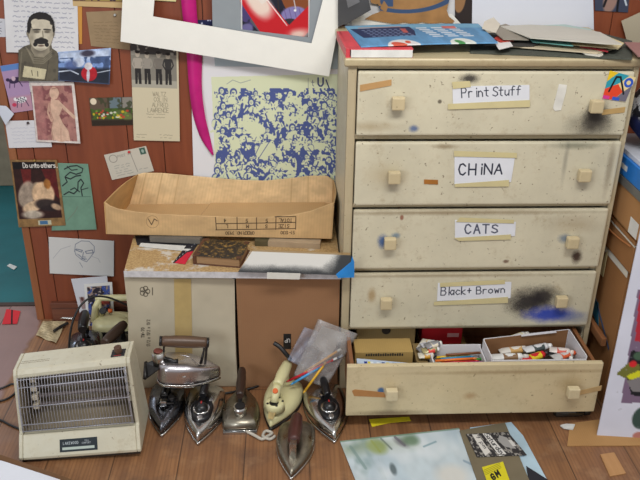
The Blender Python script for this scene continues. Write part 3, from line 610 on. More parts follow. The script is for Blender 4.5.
m = MB(); m.box(X0, X0 + .026, YF, YF + .022, 0, ZT - .024); m.box(X1 - .018, X1, YF, YF + .022, 0, ZT - .024)
for z0, z1 in ((.906, .922), (.685, .699), (.462, .477), (.240, .256), (1.116, 1.126), (0.02, .056)): m.box(X0 + .026, X1 - .018, YF + .003, YF + .024, z0, z1)
D(m, 'face_frame', cream('cream_frame', (), (182, 168, 138)))
m = MB(); m.box(X0 - .012, X1 + .012, YF - .014, YB + .01, ZT - .024, ZT, bev=.005); D(m, 'top', cream('cream_top', ((.6, 1.13, .5, .012, (110, 86, 62), .5, .5),), (186, 172, 138)))
def knob(x, y, z, parent, mat, s=.037):
    b = MB(); h = s / 2; b.box(x - h, x + h, y - .032, y - .008, z - h, z + h, bev=.004); b.tube([(x, y, z), (x, y - .012, z)], [.009, .008], 10)
    return adopt(b.build('knob', mat), W2(parent)) if False else adopt2(b.build('knob', mat), parent)
def adopt2(o, part):                        # sub-part: part shares its thing's frame (identity local transform)
    mi = W(part.parent).inverted(); o.data.transform(mi); o.parent = part; return o
BK = (34, 32, 36)
BLU = (40, 84, 140)
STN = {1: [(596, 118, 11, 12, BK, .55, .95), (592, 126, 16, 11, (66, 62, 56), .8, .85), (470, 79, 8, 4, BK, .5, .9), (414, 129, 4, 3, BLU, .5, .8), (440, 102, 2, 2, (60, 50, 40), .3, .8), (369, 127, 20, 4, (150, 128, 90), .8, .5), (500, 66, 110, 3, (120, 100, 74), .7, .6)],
       2: [(386, 176, 16, 10, (170, 150, 112), .8, .5), (566, 160, 2, 18, (120, 116, 108), .6, .5), (445, 147, 10, 2, (120, 96, 60), .6, .6), (577, 146, 20, 3, (90, 96, 80), .7, .6), (610, 168, 3, 25, (130, 116, 96), .6, .6)],
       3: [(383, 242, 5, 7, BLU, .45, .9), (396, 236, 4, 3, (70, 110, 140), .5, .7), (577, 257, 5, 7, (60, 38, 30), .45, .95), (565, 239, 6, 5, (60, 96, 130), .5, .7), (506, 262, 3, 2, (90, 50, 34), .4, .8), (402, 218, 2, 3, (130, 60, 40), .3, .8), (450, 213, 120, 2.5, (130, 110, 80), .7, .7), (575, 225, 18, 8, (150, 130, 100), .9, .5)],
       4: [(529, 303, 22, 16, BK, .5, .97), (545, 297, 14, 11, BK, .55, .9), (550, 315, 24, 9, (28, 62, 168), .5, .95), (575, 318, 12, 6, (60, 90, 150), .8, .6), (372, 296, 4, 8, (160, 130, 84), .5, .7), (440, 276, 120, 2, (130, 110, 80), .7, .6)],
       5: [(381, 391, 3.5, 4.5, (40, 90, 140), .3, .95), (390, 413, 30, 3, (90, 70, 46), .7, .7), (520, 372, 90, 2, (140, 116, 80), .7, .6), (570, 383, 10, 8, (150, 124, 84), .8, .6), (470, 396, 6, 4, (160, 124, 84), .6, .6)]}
ROWS = {1: (.924, 1.114), 2: (.700, .903), 3: (.479, .683), 4: (.257, .460)}
DX0, DX1 = .203, 1.002
def label(drawer, Y, quad, txt, fn, tapes, name='paper_label'):
    """paper label and its masking tape stuck to the drawer front; quad/tapes in picture pixels"""
    x0 = min(q[0] for q in quad); x1 = max(q[0] for q in quad); y0 = min(q[1] for q in quad); y1 = max(q[1] for q in quad)
    cv = Cv(x1 - x0, y1 - y0, 3.2, (216, 218, 224), ox=x0, oy=y0); cv.mottle(.015, 12); fn(cv)
    o = sheet(name, cv, [U(x, y, Y=Y - .0022) for x, y in quad], thick=.001, label='white handwritten label reading ' + txt); adopt2(o, drawer)
    for tq in tapes:
        b = MB(); b.prism([U(x, y, Y=Y - .0042) for x, y in tq], (0, .0008, 0)); adopt2(b.build('masking_tape', M('masking_tape', (200, 188, 142), .6, var=.05)), drawer)
DRAW = {}
for r, (z0, z1) in ROWS.items():
    mt = cream('cream_drawer_%d' % r, STN[r]); m = MB()
    m.box(DX0, DX1, YF - .016, YF + .001, z0, z1, bev=.006)
    m.box(DX0 + .01, DX1 - .01, YF + .003, YB - .05, z0 + .01, z1 - .02)
    d = D(m, 'drawer', mt, bev=0); DRAW[r] = d
    kz = {1: 1.02, 2: .81, 3: .585, 4: .36}[r]
    for px, py in {1: ((398, 103), (596, 106)), 2: ((394, 177), (584, 175)), 3: ((390, 243), (572, 242)), 4: ((386, 303), (561, 301))}[r]:
        p = U(px, py, Y=YF - .03); knob(p.x, YF - .014, p.z, d, cream('cream_knob_%d' % r, (), (196, 180, 144)) if ('k%d' % r) not in MATS else MATS['k%d' % r])
YL = YF - .016
K1 = (40, 44, 60)
def f1(c): c.text('Print', 461.5, 97.5, 10.5, 1.05, K1, .6, .5, ang=-.03); c.text('Stuff', 492.5, 97, 10.5, 1.05, K1, .56, .5, ang=-.03, slant=.14)
label(DRAW[1], YL, [(452.5, 86.5), (529.5, 85), (529.5, 101), (453, 104)], 'Print Stuff', f1, [[(452, 82), (470, 81), (471, 87), (453, 89)], [(448, 104), (530, 100), (530, 107), (448, 109.5)]])
def f2(c): c.text('CH', 459, 175, 11.5, 1.6, K1, .9); c.text('i', 479, 174.5, 12, 1.6, K1, .6); c.text('NA', 485.5, 174.5, 11.5, 1.6, K1, .92, .68)
label(DRAW[2], YL, [(454.5, 154), (515, 157), (511, 182), (454.5, 184.5)], 'CHINA', f2, [[(454, 151), (517, 153), (517, 158), (454, 156.5)], [(454.5, 184), (509, 180), (509, 186.5), (455, 187)]])
def f3(c): c.text('CATS', 465, 234, 9.8, 1.5, (74, 78, 96), .92)
label(DRAW[3], YL, [(455, 220), (516, 222), (515, 236), (455, 239)], 'CATS', f3, [[(460, 217.5), (514, 220), (514, 223.5), (456, 222)], [(454, 238), (511, 234.5), (511, 239.5), (459, 241)]])
def f4(c): c.text('Black', 440.5, 295, 8.5, 1., K1, .66); c.text('+', 467, 294, 7, 1.1, K1); c.text('Brown', 476.5, 295, 8, 1., K1, .76, ang=-.03)
label(DRAW[4], YL, [(438, 283), (511.5, 282), (510.5, 298), (437, 301)], 'Black + Brown', f4, [[(440, 283), (505, 280), (505, 284), (440, 287)], [(434, 302), (508, 297), (508, 303), (434, 305.5)]])
def stick(drawer, Y, q, name, mat, d=.002, lab=None):
    b = MB(); b.prism([U(x, y, Y=Y - d) for x, y in q], (0, .001, 0)); o = adopt2(b.build(name, mat), drawer)
    if lab: o['label'] = lab
    return o
TN = M('old_tape', (182, 142, 92), .6, var=.06)
stick(DRAW[1], YL, [(360, 85), (391.5, 79.5), (391.5, 85.5), (360, 91.5)], 'brown_tape', TN)
stick(DRAW[1], YL, [(602, 110), (625.5, 107), (624.5, 112.5), (602, 115)], 'brown_tape', M('yellow_old_tape', (184, 152, 98), .6))
stick(DRAW[1], YL, [(559, 84), (567, 85), (566, 92), (561, 110), (555, 111), (553, 108)], 'white_tape', M('white_tape', (216, 214, 206), .6))
stick(DRAW[2], YL, [(424, 179.5), (438, 180), (438, 184.5), (424, 184)], 'brown_tape', M('amber_tape', (160, 104, 44), .5))
cv = Cv(33, 31, 3, (220, 214, 200), ox=603, oy=70)
cv.rect(603, 70, 636, 101, (226, 206, 150)); cv.poly([(603, 70), (614, 70), (606, 82), (603, 82)], (226, 190, 40)); cv.poly([(614, 70), (628, 70), (620, 80), (603, 92), (603, 82)], (46, 150, 168)); cv.poly([(603, 90), (618, 82), (627, 90), (618, 101), (603, 101)], (222, 70, 40)); cv.poly([(618, 101), (636, 80), (636, 101)], (110, 106, 120)); cv.rect(603, 97, 612, 101, (206, 60, 140)); cv.rect(616, 97, 626, 101, (50, 90, 190)); cv.ring(630, 78, 4.2, 3, (44, 86, 190)); cv.line([(609, 92), (613, 75), (618, 74), (629, 92)], 2.3, (24, 24, 28))
o = sheet('picture_sticker', cv, [U(x, y, Y=YL - .0025) for x, y in [(610, 70.5), (636, 77.5), (625.5, 102), (602.5, 98.5)]], thick=.001, label='small multicoloured square print stuck at the corner'); adopt2(o, DRAW[1])
# open bottom drawer
OY = 1.98
mt = cream('cream_drawer_5', STN[5], (200, 184, 148)); m = MB(); m.box(.180, .985, OY - .0, OY + .018, .058, .247, bev=.003); d5 = D(m, 'open_drawer_front', mt, bev=0)
m = MB(); m.box(.192, .204, OY + .018, YB - .24, .07, .232); m.box(.962, .974, OY + .018, YB - .24, .07, .232); m.box(.192, .974, YB - .25, YB - .24, .07, .232); m.box(.204, .962, OY + .018, YB - .25, .07, .076)
D(m, 'open_drawer_box', OAK, bev=0)
for px, py in ((392, 396), (574, 394)):
    p = U(px, py, Y=OY - .028); knob(p.x, OY, p.z, d5, cream('cream_knob_5', (), (200, 186, 152)))
stick(d5, OY, [(352, 391), (355, 389.5), (384, 392.5), (386, 397.5), (354, 396)], 'scraped_patch', M('bare_wood_patch', (176, 124, 72), .6), .0012, 'scraped brown paint patch')
stick(d5, OY, [(579, 391), (602, 385.5), (601, 390.5), (579, 395)], 'brown_tape', M('faded_tape', (184, 154, 108), .6))
# ================================================================== DRAWER CONTENTS
FZ = .0765
t = empty('yellow_carton', (.30, 2.13, FZ), 0, 'flat mustard cardboard box with a line of black lettering, inside the open drawer', 'box')
MU = cardboard('mustard_card', (166, 138, 84))
box('body', -.085, .105, -.03, .05, 0, .142, MU, t); m = MB()
for i in range(16):
    x = -.05 + i * .0078; m.box(x, x + .005, -.0312, -.0302, .127, .135 + (i % 3) * .001)
m.build('lettering', M('black_ink', (30, 28, 28), .7), t)
t = empty('shallow_carton', (.33, 2.30, FZ), 0, 'brown carton with a thumb notch, at the back of the open drawer', 'box')
m = MB(); m.box(-.1, .1, -.08, .04, 0, .158); m.build('body', cardboard('dull_card', (140, 118, 78)), t, .002); m = MB(); m.tube([(0, -.0805, .148), (0, -.082, .148)], [.015, .015], 14); m.build('thumb_notch', M('notch_dark', (44, 34, 24), .9), t)
t = empty('blister_packet', (.215, 2.004, FZ), 0, 'long white and blue packet lying just behind the open drawer front', 'packet')
m = MB(); m.prism([(0, 0, .135), (.185, 0, .135), (.185, .012, .135), (0, .045, .135)], .018); m.prism([(0, 0, 0), (.18, 0, 0), (.18, .01, 0), (0, .04, 0)], .1345); m.build('body', M('pale_blue_card', (176, 190, 208), .4), t); m = MB(); R = random.Random(2)
for i, (x, c) in enumerate([(.008, 1), (.024, 2), (.036, 0), (.048, 0), (.062, 1), (.07, 2), (.085, 1)]): 
    pass
m.bm.free()
cv = Cv(66, 8, 3, (176, 190, 208)); 
for x, c in ((8, (30, 50, 130)), (12, (206, 190, 50)), (15, (214, 220, 226)), (22, (206, 214, 224)), (28, (30, 50, 130)), (33, (206, 190, 50)), (40, (30, 60, 140))): cv.rect(x, 2.5, x + 3.4, 6, c)
s_ = sheet('printed_face', cv, [Vector((.215, 2.049, FZ + .154)), Vector((.398, 2.016, FZ + .154)), Vector((.398, 2.005, FZ + .154)), Vector((.215, 2.005, FZ + .154))]); adopt(s_, t)
o = box('plain_carton', .458, .62, 2.262, 2.34, FZ, FZ + .063, MU); tag(o, 'plain mustard carton beneath the red box deep in the open drawer', 'box')
t = empty('red_box', (.464, 2.262, FZ + .064), 0, 'red box with a grey lid at the back of the open drawer', 'box')
m = MB(); m.box(-.004, .137, -.005, .075, 0, .066); m.build('body', M('red_card', (176, 26, 36), .5), t, .002)
m = MB(); m.prism([(-.003, -.004, .0665), (.136, -.004, .0665), (.075, .07, .076), (0, .07, .078)], .003); m.build('lid', M('grey_card', (104, 98, 100), .6), t); box('sticker', .085, .125, -.0062, -.0052, .03, .045, M('pinkish_paper', (206, 150, 150), .6), t, 0)
# white tray of pencils
p0 = U(432, 354.5, Z=.235); t = empty('white_open_box', (p0.x, 2.03, FZ), 0, 'small open white box of coloured pencils in the middle of the drawer', 'box')
WC = M('white_card', (206, 204, 208), .6, var=.03)
m = MB(); wx = .172; m.box(0, wx, 0, .004, 0, .13); m.box(0, wx, .085, .089, 0, .155); m.box(0, .004, .004, .085, 0, .145); m.box(wx - .004, wx, .004, .085, 0, .145); m.box(.004, wx - .004, .004, .085, 0, .004); m.build('body', WC, t)
cols = [(40, 70, 170), (200, 40, 44), (70, 150, 60), (230, 190, 50), (150, 50, 130), (230, 120, 40), (40, 130, 170), (120, 70, 40)]
names = ['blue', 'red', 'green', 'yellow', 'purple', 'orange', 'teal', 'brown']
for i in range(8):
    y = 2.04 + (i % 4) * .016; z = FZ + .122 + (i // 4) * .009 + (i % 2) * .004; x = p0.x + .012 + (i * 7 % 5) * .01
    m = MB(); L = .10 + (i % 3) * .012; m.tube([(0, 0, 0), (L, .01, 0)], .0042, 6); m.tube([(L, .01, 0), (L + .014, .0114, 0)], [.0042, .0008], 6)
    o = m.build('colored_pencil', M('pencil_' + names[i], cols[i], .4)); o.location = (x, y, z); tag(o, names[i] + ' pencil lying in the small open white box', 'pencil', 'coloured pencils in the white box')
# bed of packing paper under the pencils and tubes (real fill)
o = box('folded_paper_stack', p0.x + .006, p0.x + .165, 2.036, 2.112, FZ + .0045, FZ + .116, M('grey_paper_stack', (150, 146, 140), .8)); tag(o, 'stack of folded grey paper under the coloured pencils', 'paper')
# paint tube
def paint_tube(name, lab, body, band, cap, loc, rz, rx=0., ry=0., L=.1, group='paint tubes in the drawer'):
    t = empty(name, loc, 0, lab, 'paint tube', group, rot=(rx, ry, rz)); m = MB(); rings = []
    for i, (x, w, h) in enumerate(((0, .016, .0012), (.006, .016, .0016), (.012, .0158, .005), (L * .5, .0135, .0105), (L * .8, .012, .0118), (L * .86, .0115, .0115), (L * .9, .006, .006), (L * .93, .006, .006))):
        rings.append([(x, math.cos(2 * PI * k / 14) * w, math.sin(2 * PI * k / 14) * h) for k in range(14)])
    m.loft(rings); m.build('tube_body', M('tube_' + name + str(body), body, .35, .0 if sum(body) > 480 or max(body) - min(body) > 60 else .6), t)
    m = MB(); rr = []
    for x in (L * .34, L * .45, L * .6, L * .74):
        f = (x - .012) / (L * .85); w = .0158 - .0036 * f + .0006; h = .0052 + .0066 * f + .0016
        rr.append([(x, math.cos(2 * PI * k / 14) * w, math.sin(2 * PI * k / 14) * h) for k in range(14)])
    m.loft(rr, False, False); m.build('color_band', M('band' + str(band), band, .4), t)
    m = MB(); m.tube([(L * .92, 0, 0), (L * 1.06, 0, 0)], [.0085, .0075], 12); m.build('cap', M('cap' + str(cap), cap, .4), t); return t
# loose tubes between boxes
tub = [((206, 200, 186), (190, 140, 40), (40, 40, 46)), ((150, 150, 156), (210, 200, 180), (214, 214, 210)), ((206, 200, 190), (60, 80, 150), (30, 30, 34)), ((180, 170, 130), (200, 60, 50), (220, 220, 220)), ((190, 190, 196), (120, 110, 60), (40, 40, 40))]
o = box('brown_inner_carton', .415, p0.x - .006, 2.08, 2.19, FZ, FZ + .115, cardboard('dull_card', (140, 118, 78))); tag(o, 'low brown carton under a heap of old paint tubes', 'box')
for i in range(7):
    a = tub[i % 5]; paint_tube('paint_tube', ['tan', 'silver', 'white', 'olive', 'grey', 'cream', 'dull silver'][i] + ' paint tube heaped between the mustard box and the pencil box', *a, (.42 + i * .004, 2.09 + (i * .37 % 1) * .08, FZ + .133 + .012 * (i // 3)), (i * 1.9) % 6.3 if i < 0 else .5 * math.sin(i * 2.2), L=.055)
p = U(455, 352, Z=.23); paint_tube('paint_tube', 'yellow and white tube lying behind the small pencil box', (206, 196, 150), (206, 190, 90), (60, 80, 150), (p.x, 2.138, FZ + .107), .05, L=.075)
o = box('grey_tin', p.x - .01, p.x + .09, 2.122, 2.155, FZ, FZ + .094, M('grey_tin', (110, 112, 120), .4)); tag(o, 'low grey tin behind the pencil box carrying a yellow tube', 'tin')
# big white box with brown inside
a, b_, c_ = U(484, 339, Z=.258), U(569, 329.5, Z=.258), U(587, 357, Z=.258)
t = empty('white_carton', (0, 0, FZ), 0, 'open white carton full of paint tubes in the right half of the drawer', 'box')
c_ = Vector((c_.x, 2.004, c_.z)); dl = U(496, 366, Z=.258); dl.y = 2.004; zt = .258 - FZ; bot = lambda p: Vector((p.x, p.y, .0))
def wall_(p, q, th, m_in, nm, zlo=.0, h1=None):
    m = MB(); d = (q - p).normalized(); n = Vector((-d.y, d.x, 0)) * th; h = zt if h1 is None else h1
    P0, P1 = Vector((p.x, p.y, zlo)), Vector((q.x, q.y, zlo)); m.prism([P0, P1, P1 + n, P0 + n], h - zlo); return m.build(nm, m_in, t)
a_, bb, cc, dd = [Vector((q.x, q.y, 0)) for q in (a, b_, c_, dl)]
BRN = cardboard('carton_inside', (128, 92, 62))
wall_(a_, bb, .003, WC, 'back_panel'); m_ = wall_(a_ + Vector((.003, -.004, 0)), bb + Vector((-.004, -.004, 0)), .002, BRN, 'back_lining', .004)
wall_(bb, cc, .003, WC, 'side_panel'); wall_(dd, a_, .003, WC, 'side_panel', h1=zt); wall_(cc, dd, .003, WC, 'front_panel', h1=zt - .01)
m = MB(); m.prism([a_, bb, cc, dd], .003); m.build('bottom_panel', BRN, t)
m = MB(); m.prism([bb + Vector((-.05 - .12, -.004 - .03, zt + .001)), bb + Vector((-.05, -.012, zt + .001)), bb + Vector((-.048, -.02, zt + .001)), bb + Vector((-.172, -.041, zt + .001))], .002); adopt_ = m.build('flap_edge', WC, t)
cen = (a_ + bb + cc + dd) / 4
o = MB().prism([cen + (q - cen) * .93 + Vector((0, 0, FZ + .004)) for q in (a_, bb, cc, dd)], .105).build('packed_rags', M('packed_rags', (124, 108, 92), .9)); tag(o, 'crumpled brown packing filling the white carton below the tubes', 'packing')
specs = [('white paint tube with a purple band on top of the carton heap', (208, 204, 206), (120, 40, 110), (206, 200, 196), 490, 345, .22, .11), ('white tube with a yellow collar near the carton back', (210, 208, 204), (206, 180, 40), (210, 206, 200), 505, 341, .45, .1),
         ('plain white paint tube with a brown band at the carton front left', (210, 210, 208), (120, 90, 60), (200, 196, 190), 491, 357, .0, .12), ('tan-banded white tube beneath the purple one', (208, 204, 196), (190, 150, 90), (60, 60, 60), 499, 351, .1, .11),
         ('red paint tube with a yellow band at the carton front', (190, 34, 38), (214, 190, 40), (40, 36, 36), 521, 361, .42, .11), ('white capped tube in the carton centre', (200, 200, 202), (60, 70, 70), (214, 214, 214), 524, 350, .25, .1),
         ('dark grey paint tube right of centre in the carton', (70, 68, 68), (90, 86, 80), (210, 210, 206), 546, 352, -.5, .085), ('silver tube with an orange cap at the carton right', (190, 188, 186), (206, 90, 50), (210, 90, 50), 556, 358, .35, .085), ('pale tube with a red band in the carton right corner', (206, 196, 190), (190, 70, 50), (214, 200, 190), 560, 349, -.3, .075)]
for i, (lb, bd, bn, cp, px, py, rz, L) in enumerate(specs):
    p = U(px, py, Z=.213 + .006 * (i % 3)); p.y = max(p.y, 2.03); p.x = min(p.x, .85); paint_tube('paint_tube', lb, bd, bn, cp, (p.x, p.y, p.z), rz, L=L * .95, group='paint tubes in the white carton')
# ================================================================== DRESSER TOP
def flat(name, label_, cat, pts, z, th, mat, curl=None, bev=0):
    m = MB(); m.prism([U(x, y, Z=z) for x, y in pts], th); return tag(m.build(name, mat, None, bev), label_, cat)
def onT(px, py, z=ZT, ymax=2.64):
    p = U(px, py, Z=z)
    return p
# ---------- dresser-top things
def flat(name, label_, cat, pts, z, th, mat, z1=None):
    m = MB(); A = [U(x, y, Z=z) for x, y in pts]
    for p in A:
        if p.y > 2.66: p.y = 2.66
    if z1 is not None:
        ym = min(p.y for p in A); yM = max(p.y for p in A)
        for p in A: p.z += (z1 - z) * (p.y - ym) / (yM - ym)
    m.prism(A, th); return tag(m.build(name, mat), label_, cat)
WP = M('white_paper', (214, 214, 210), .7)
t = empty('red_book', (.16, 2.2, ZT), 0, 'thick red-covered book with white page edges at the left front of the dresser', 'book')
m = MB(); m.prism([(.022, -.006, .0015), (.196, -.006, .0015), (.20, .23, .0015), (.01, .23, .0015)], .021); m.build('pages', WP, t)
RD = M('red_cover', (202, 66, 76), .45); m = MB(); m.prism([(.018, -.004, .0226), (.198, -.004, .0226), (.20, .25, .0226), (.004, .25, .0226)], .002); m.build('front_cover', RD, t); m = MB(); m.prism([(.018, -.002, 0), (.198, -.002, 0), (.20, .25, 0), (.004, .25, 0)], .0014); m.build('back_cover', RD, t); m = MB(); m.prism([(.0075, -.004, 0), (.0185, -.004, 0), (.006, .25, 0), (-.004, .25, 0)], .0246); m.build('spine', RD, t)
cv = Cv(150, 22, 3, (88, 138, 178), ox=350, oy=26); cv.mottle(.08, 8)
cv.rect(350, 26, 500, 31, (120, 170, 196), .8, 2); cv.poly([(353, 30), (419, 29), (421, 34), (418, 39), (360, 40)], (34, 48, 84))
for r in range(5):
    for i in range(8): cv.rect(364 + i * 6 + r * 1.6, 31.5 + r * 1.7, 367.5 + i * 6 + r * 1.6, 32.2 + r * 1.7, (150, 166, 196), .75)
cv.rect(407, 31, 413, 36, (200, 90, 80), .8, 1.2)
for k in range(3):
    for r in range(6): cv.rect(425 + k * 17 + r * 2, 30.5 + r * 1.9, 437 + k * 17 + r * 2, 31.5 + r * 1.9, (226, 226, 226), .85)
cv.rect(455, 29, 470, 32, (206, 90, 80), .8); cv.rect(362, 28.5, 410, 29.5, (200, 130, 110), .6); cv.ell(397, 49, 18, 6, (206, 206, 206)); cv.ell(392, 47.5, 8, 2.2, (196, 86, 66), .1); cv.ell(403, 45.6, 3, 1.3, (196, 86, 66)); cv.ell(462, 48, 14, 5, (206, 212, 206)); cv.ell(459, 46.8, 5, 1.8, (66, 136, 76), .2)
A = [U(345, 26, Z=1.177), U(478, 23.5, Z=1.183), U(498, 42.5, Z=1.183), U(361, 46.5, Z=1.178)]
for p in A: p.y = min(p.y, 2.6)
sheet('blue_catalogue', cv, A, thick=.003, label='blue illustrated catalogue lying across the red book', cat='catalogue', curl=lambda u, v: .004 * math.sin(u * PI) * .6)
BL = M('dark_blotter', (70, 74, 66), .8, var=.3, vs=90)
flat('dark_blotter', 'thin dark grey-green board lying under the paper pile on the dresser', 'board', [(470, 53.5), (632, 60), (632, 42), (600, 34), (470, 34)], ZT + .001, .004, BL)
def sh(n, lb, cat, pts, z, c, th=.002, rough=.7, z1=None): return flat(n, lb, cat, pts, z, th, M('paper_%d_%d_%d' % c, c, rough, var=.04), z1)
sh('white_booklet', 'white booklet at the bottom of the dresser paper pile', 'booklet', [(545, 48), (603, 53), (603, 56), (600, 57), (585, 55), (560, 40)], 1.156, (206, 202, 190), .003)
sh('tan_folder', 'long tan folder low in the dresser paper pile', 'folder', [(494, 46), (598, 54), (622, 47), (600, 34), (500, 30)], 1.160, (190, 176, 150), .004)
sh('red_edged_magazine', 'dark magazine with a red corner at the right of the paper pile', 'magazine', [(580, 47), (608, 52.5), (604, 49), (600, 40), (585, 38)], 1.165, (150, 30, 44), .003)
sh('manila_folder', 'pale manila folder below the big grey sheet', 'folder', [(533, 42), (618, 49.5), (624, 44), (600, 34), (535, 32)], 1.169, (206, 192, 150), .003)
sh('teal_folder', 'teal folder edge sticking out of the paper pile', 'folder', [(533, 42.5), (573, 46.5), (570, 43), (545, 38), (530, 40)], 1.1735, (112, 178, 172), .003)
sh('black_magazine', 'dark magazine left of the teal folder under the loose sheets', 'magazine', [(484, 46), (533, 46.5), (540, 44), (520, 38), (490, 36)], 1.166, (54, 52, 50), .004)
sh('white_paper_corner', 'pointed white paper end beside the blue catalogue', 'paper', [(495, 44), (499, 50), (513, 46.5), (510, 42), (498, 40)], 1.172, (214, 212, 210), .0015)
sh('red_pamphlet', 'small red pamphlet edge near the blue catalogue', 'pamphlet', [(494, 39), (500, 42.5), (514, 41), (508, 37), (498, 36)], 1.1745, (176, 56, 46), .002)
sh('grey_envelope', 'curled grey brown envelope left of the big sheet', 'envelope', [(492, 33), (503, 40), (529, 40.5), (528, 35), (505, 28), (496, 30)], 1.1795, (140, 134, 122), .003, z1=1.19)
sh('cream_paper_scrap', 'small cream paper sticking up beside the catalogue corner', 'paper', [(482, 30), (496, 33), (500, 27), (493, 22), (484, 25)], 1.1865, (206, 200, 184), .0015, z1=1.2)
sh('deckle_sheet', 'pale blue-edged sheet under the large grey paper', 'paper', [(505, 27), (565, 25), (592, 30), (585, 35), (520, 33)], 1.184, (168, 192, 188), .002)
sh('large_grey_sheet', 'large pale grey sheet on top of the dresser paper pile', 'paper', [(500, 27), (530, 38.5), (606, 44.5), (622, 45), (600, 33), (585, 30.5), (560, 27), (530, 25.5)], 1.189, (190, 188, 178), .003)
sh('folded_brochure', 'cream and dark red brochure hanging at the right end of the dresser', 'brochure', [(624, 43), (638, 57), (652, 57), (648, 44), (630, 43)], 1.165, (150, 110, 106), .003)
# ================================================================== SHELF ON BOXES
BXL = (-.528, -.178); ZB = .446
t = empty('pale_cardboard_box', (-.353, 2.22, 0), 0, 'upright pale cardboard box with tan tape, under the left of the shelf', 'box')
PC = cardboard('pale_cardboard', (186, 176, 154), .05); m = MB(); m.box(-.175, .174, 0, .26, 0, ZB, bev=.003); m.build('body', PC, t)
cv = Cv(108, 112, 2.4, (186, 176, 154), ox=128, oy=277); cv.mottle(.03, 20)
k = (58, 52, 44)
for i in range(5): cv.ring(144.8 + 2.9 * math.cos(i * 1.257), 289.5 + 2.9 * math.sin(i * 1.257), 2.2, .7, k)
cv.line([(152.6, 286), (152.6, 293)], .8, k); cv.text('TW-70', 144.2, 336.5, 3.2, .6, k, .68, .5, ang=-PI / 2); cv.text('17/2 x 11/2 x 11/2', 149.8, 346, 3.2, .5, k, .62, .45, ang=-PI / 2)
o = sheet('printed_front', cv, [U(128, 278.5, Y=2.2185), U(234.5, 279, Y=2.2185), U(236, 386, Y=2.2185), U(128.5, 386, Y=2.2185)], thick=.001); o.data.transform(Matrix.Identity(4)); adopt(o, t)
q = MB(); q.prism([U(174, 279, Y=2.2168), U(191, 279, Y=2.2168), U(193, 386, Y=2.2168), U(176, 386, Y=2.2168)], (0, .001, 0)); adopt(q.build('packing_tape', M('tan_packing_tape', (182, 158, 106), .35, var=.08)), t)
t = empty('brown_cardboard_box', (.003, 2.214, 0), 0, 'brown cardboard box under the right of the shelf next to the drawers', 'box')
m = MB(); m.box(-.172, .166, 0, .27, 0, ZB - .002, bev=.003); m.build('body', cardboard('brown_cardboard', (146, 108, 78), .06), t)
q = MB(); q.prism([U(283.5, 334, Y=2.2125), U(291, 334, Y=2.2125), U(291, 349, Y=2.2125), U(283.5, 349, Y=2.2125)], (0, .001, 0)); q = q.build('arrow_label', M('black_label', (28, 26, 26), .5)); adopt(q, t)
cv = Cv(6, 5, 5, (28, 26, 26)); cv.text('UP', 5.3, .8, 3.2, .55, (200, 196, 190), .8, ang=PI); adopt(sheet('label_print', cv, [U(284, 338, Y=2.2118), U(290.5, 338, Y=2.2118), U(290.5, 343.5, Y=2.2118), U(284, 343.5, Y=2.2118)], thick=.0003), t)
# shelf
b = NB('particle_board'); v = b.coord(); f = b.noise(v, 9, 6, .7); g = b.noise(v, 140, 2)
c = b.mix(b.rng(g, .35, .65), lin((160, 128, 84)), lin((190, 160, 112))); c = b.mix(b.rng(f, .54, .6, 0, .85), c, lin((204, 200, 192))); b.color(c); b.b.inputs['Roughness'].default_value = .7
t = empty('shelf_board', (-.18, 2.2, ZB + .002), 0, 'paint-marked particle board laid as a shelf across the two boxes', 'shelf')
m = MB(); m.prism([(-.342, .005, 0), (.350, -.022, 0), (.350, .40, 0), (-.366, .44, 0)], .020); m.build('board', b.m, t)
m = MB(); m.prism([(-.343, .0045, -.001), (.350, -.0235, -.001), (.350, -.022, -.001), (-.342, .006, -.001)], .0215); m.build('front_edge', M('white_chipped_paint', (196, 194, 196), .6, var=.15, vs=60), t)
ZS = ZB + .0222
q = MB(); q.prism([U(267, 272.5, Y=2.158), U(300.5, 273.5, Y=2.158), U(299.5, 279.5, Y=2.158), U(267, 278.8, Y=2.158)], (0, .001, 0)); tag(q.build('white_tape_strip', M('white_tape', (216, 214, 206), .6)), 'short white tape strip stuck on the shelf board front edge', 'tape')
# things on the shelf
flat('dark_photo_print', 'black and grey photo print lying at the back left of the shelf', 'photo', [(137, 245), (184, 249), (192, 238), (135, 236)], ZS, .0012, M('photo_black', (44, 44, 48), .35, var=.6, vs=40))
flat('white_card_strip', 'white card lying on the shelf left of the red and black sticker', 'card', [(139, 246.5), (188, 251.5), (196, 247), (141, 243.5)], ZS + .0015, .0025, WP)
cv = Cv(26, 24, 3, (34, 34, 42), ox=172, oy=240); cv.poly([(172, 268), (186, 252), (199, 250), (199, 268)], (200, 36, 60))
for i in range(7): cv.text('x', 174 + i * 2.6, 261 - i * 3, 2, .5, (200, 200, 204), ang=-.85)
sheet('red_black_card', cv, [U(189, 242, Z=ZS + .005), U(199, 242, Z=ZS + .005), U(185, 264, Z=ZS + .002), U(173, 262.5, Z=ZS + .002)], label='small black and red lettered card beside the marbled book', cat='card')
t = empty('marbled_book', (-.228, 2.232, ZS), -.19, 'old thick book with a black marbled cover lying on the shelf', 'book', rot=(0, 0, -.19))
LE = M('brown_leather', (86, 52, 34), .5); m = MB(); m.box(-.07, .072, .004, .12, .004, .031); m.build('pages', M('aged_pages', (150, 118, 84), .8, var=.12, vs=8, stretch=(1, 1, 60)), t)
b = NB('marbled_paper'); v = b.coord(); f = b.noise(v, 55, 6, .75); b.color(b.mix(b.rng(f, .5, .62), lin((36, 30, 24)), lin((150, 116, 56)))); b.b.inputs['Roughness'].default_value = .5
m = MB(); m.box(-.078, .078, 0, .125, .031, .0345); m.build('front_cover', b.m, t, .001); m = MB(); m.box(-.078, .078, 0, .125, 0, .004); m.build('back_cover', LE, t, .001)
m = MB(); m.box(-.082, -.070, -.001, .126, 0, .0348, bev=.003); m.build('spine', LE, t)
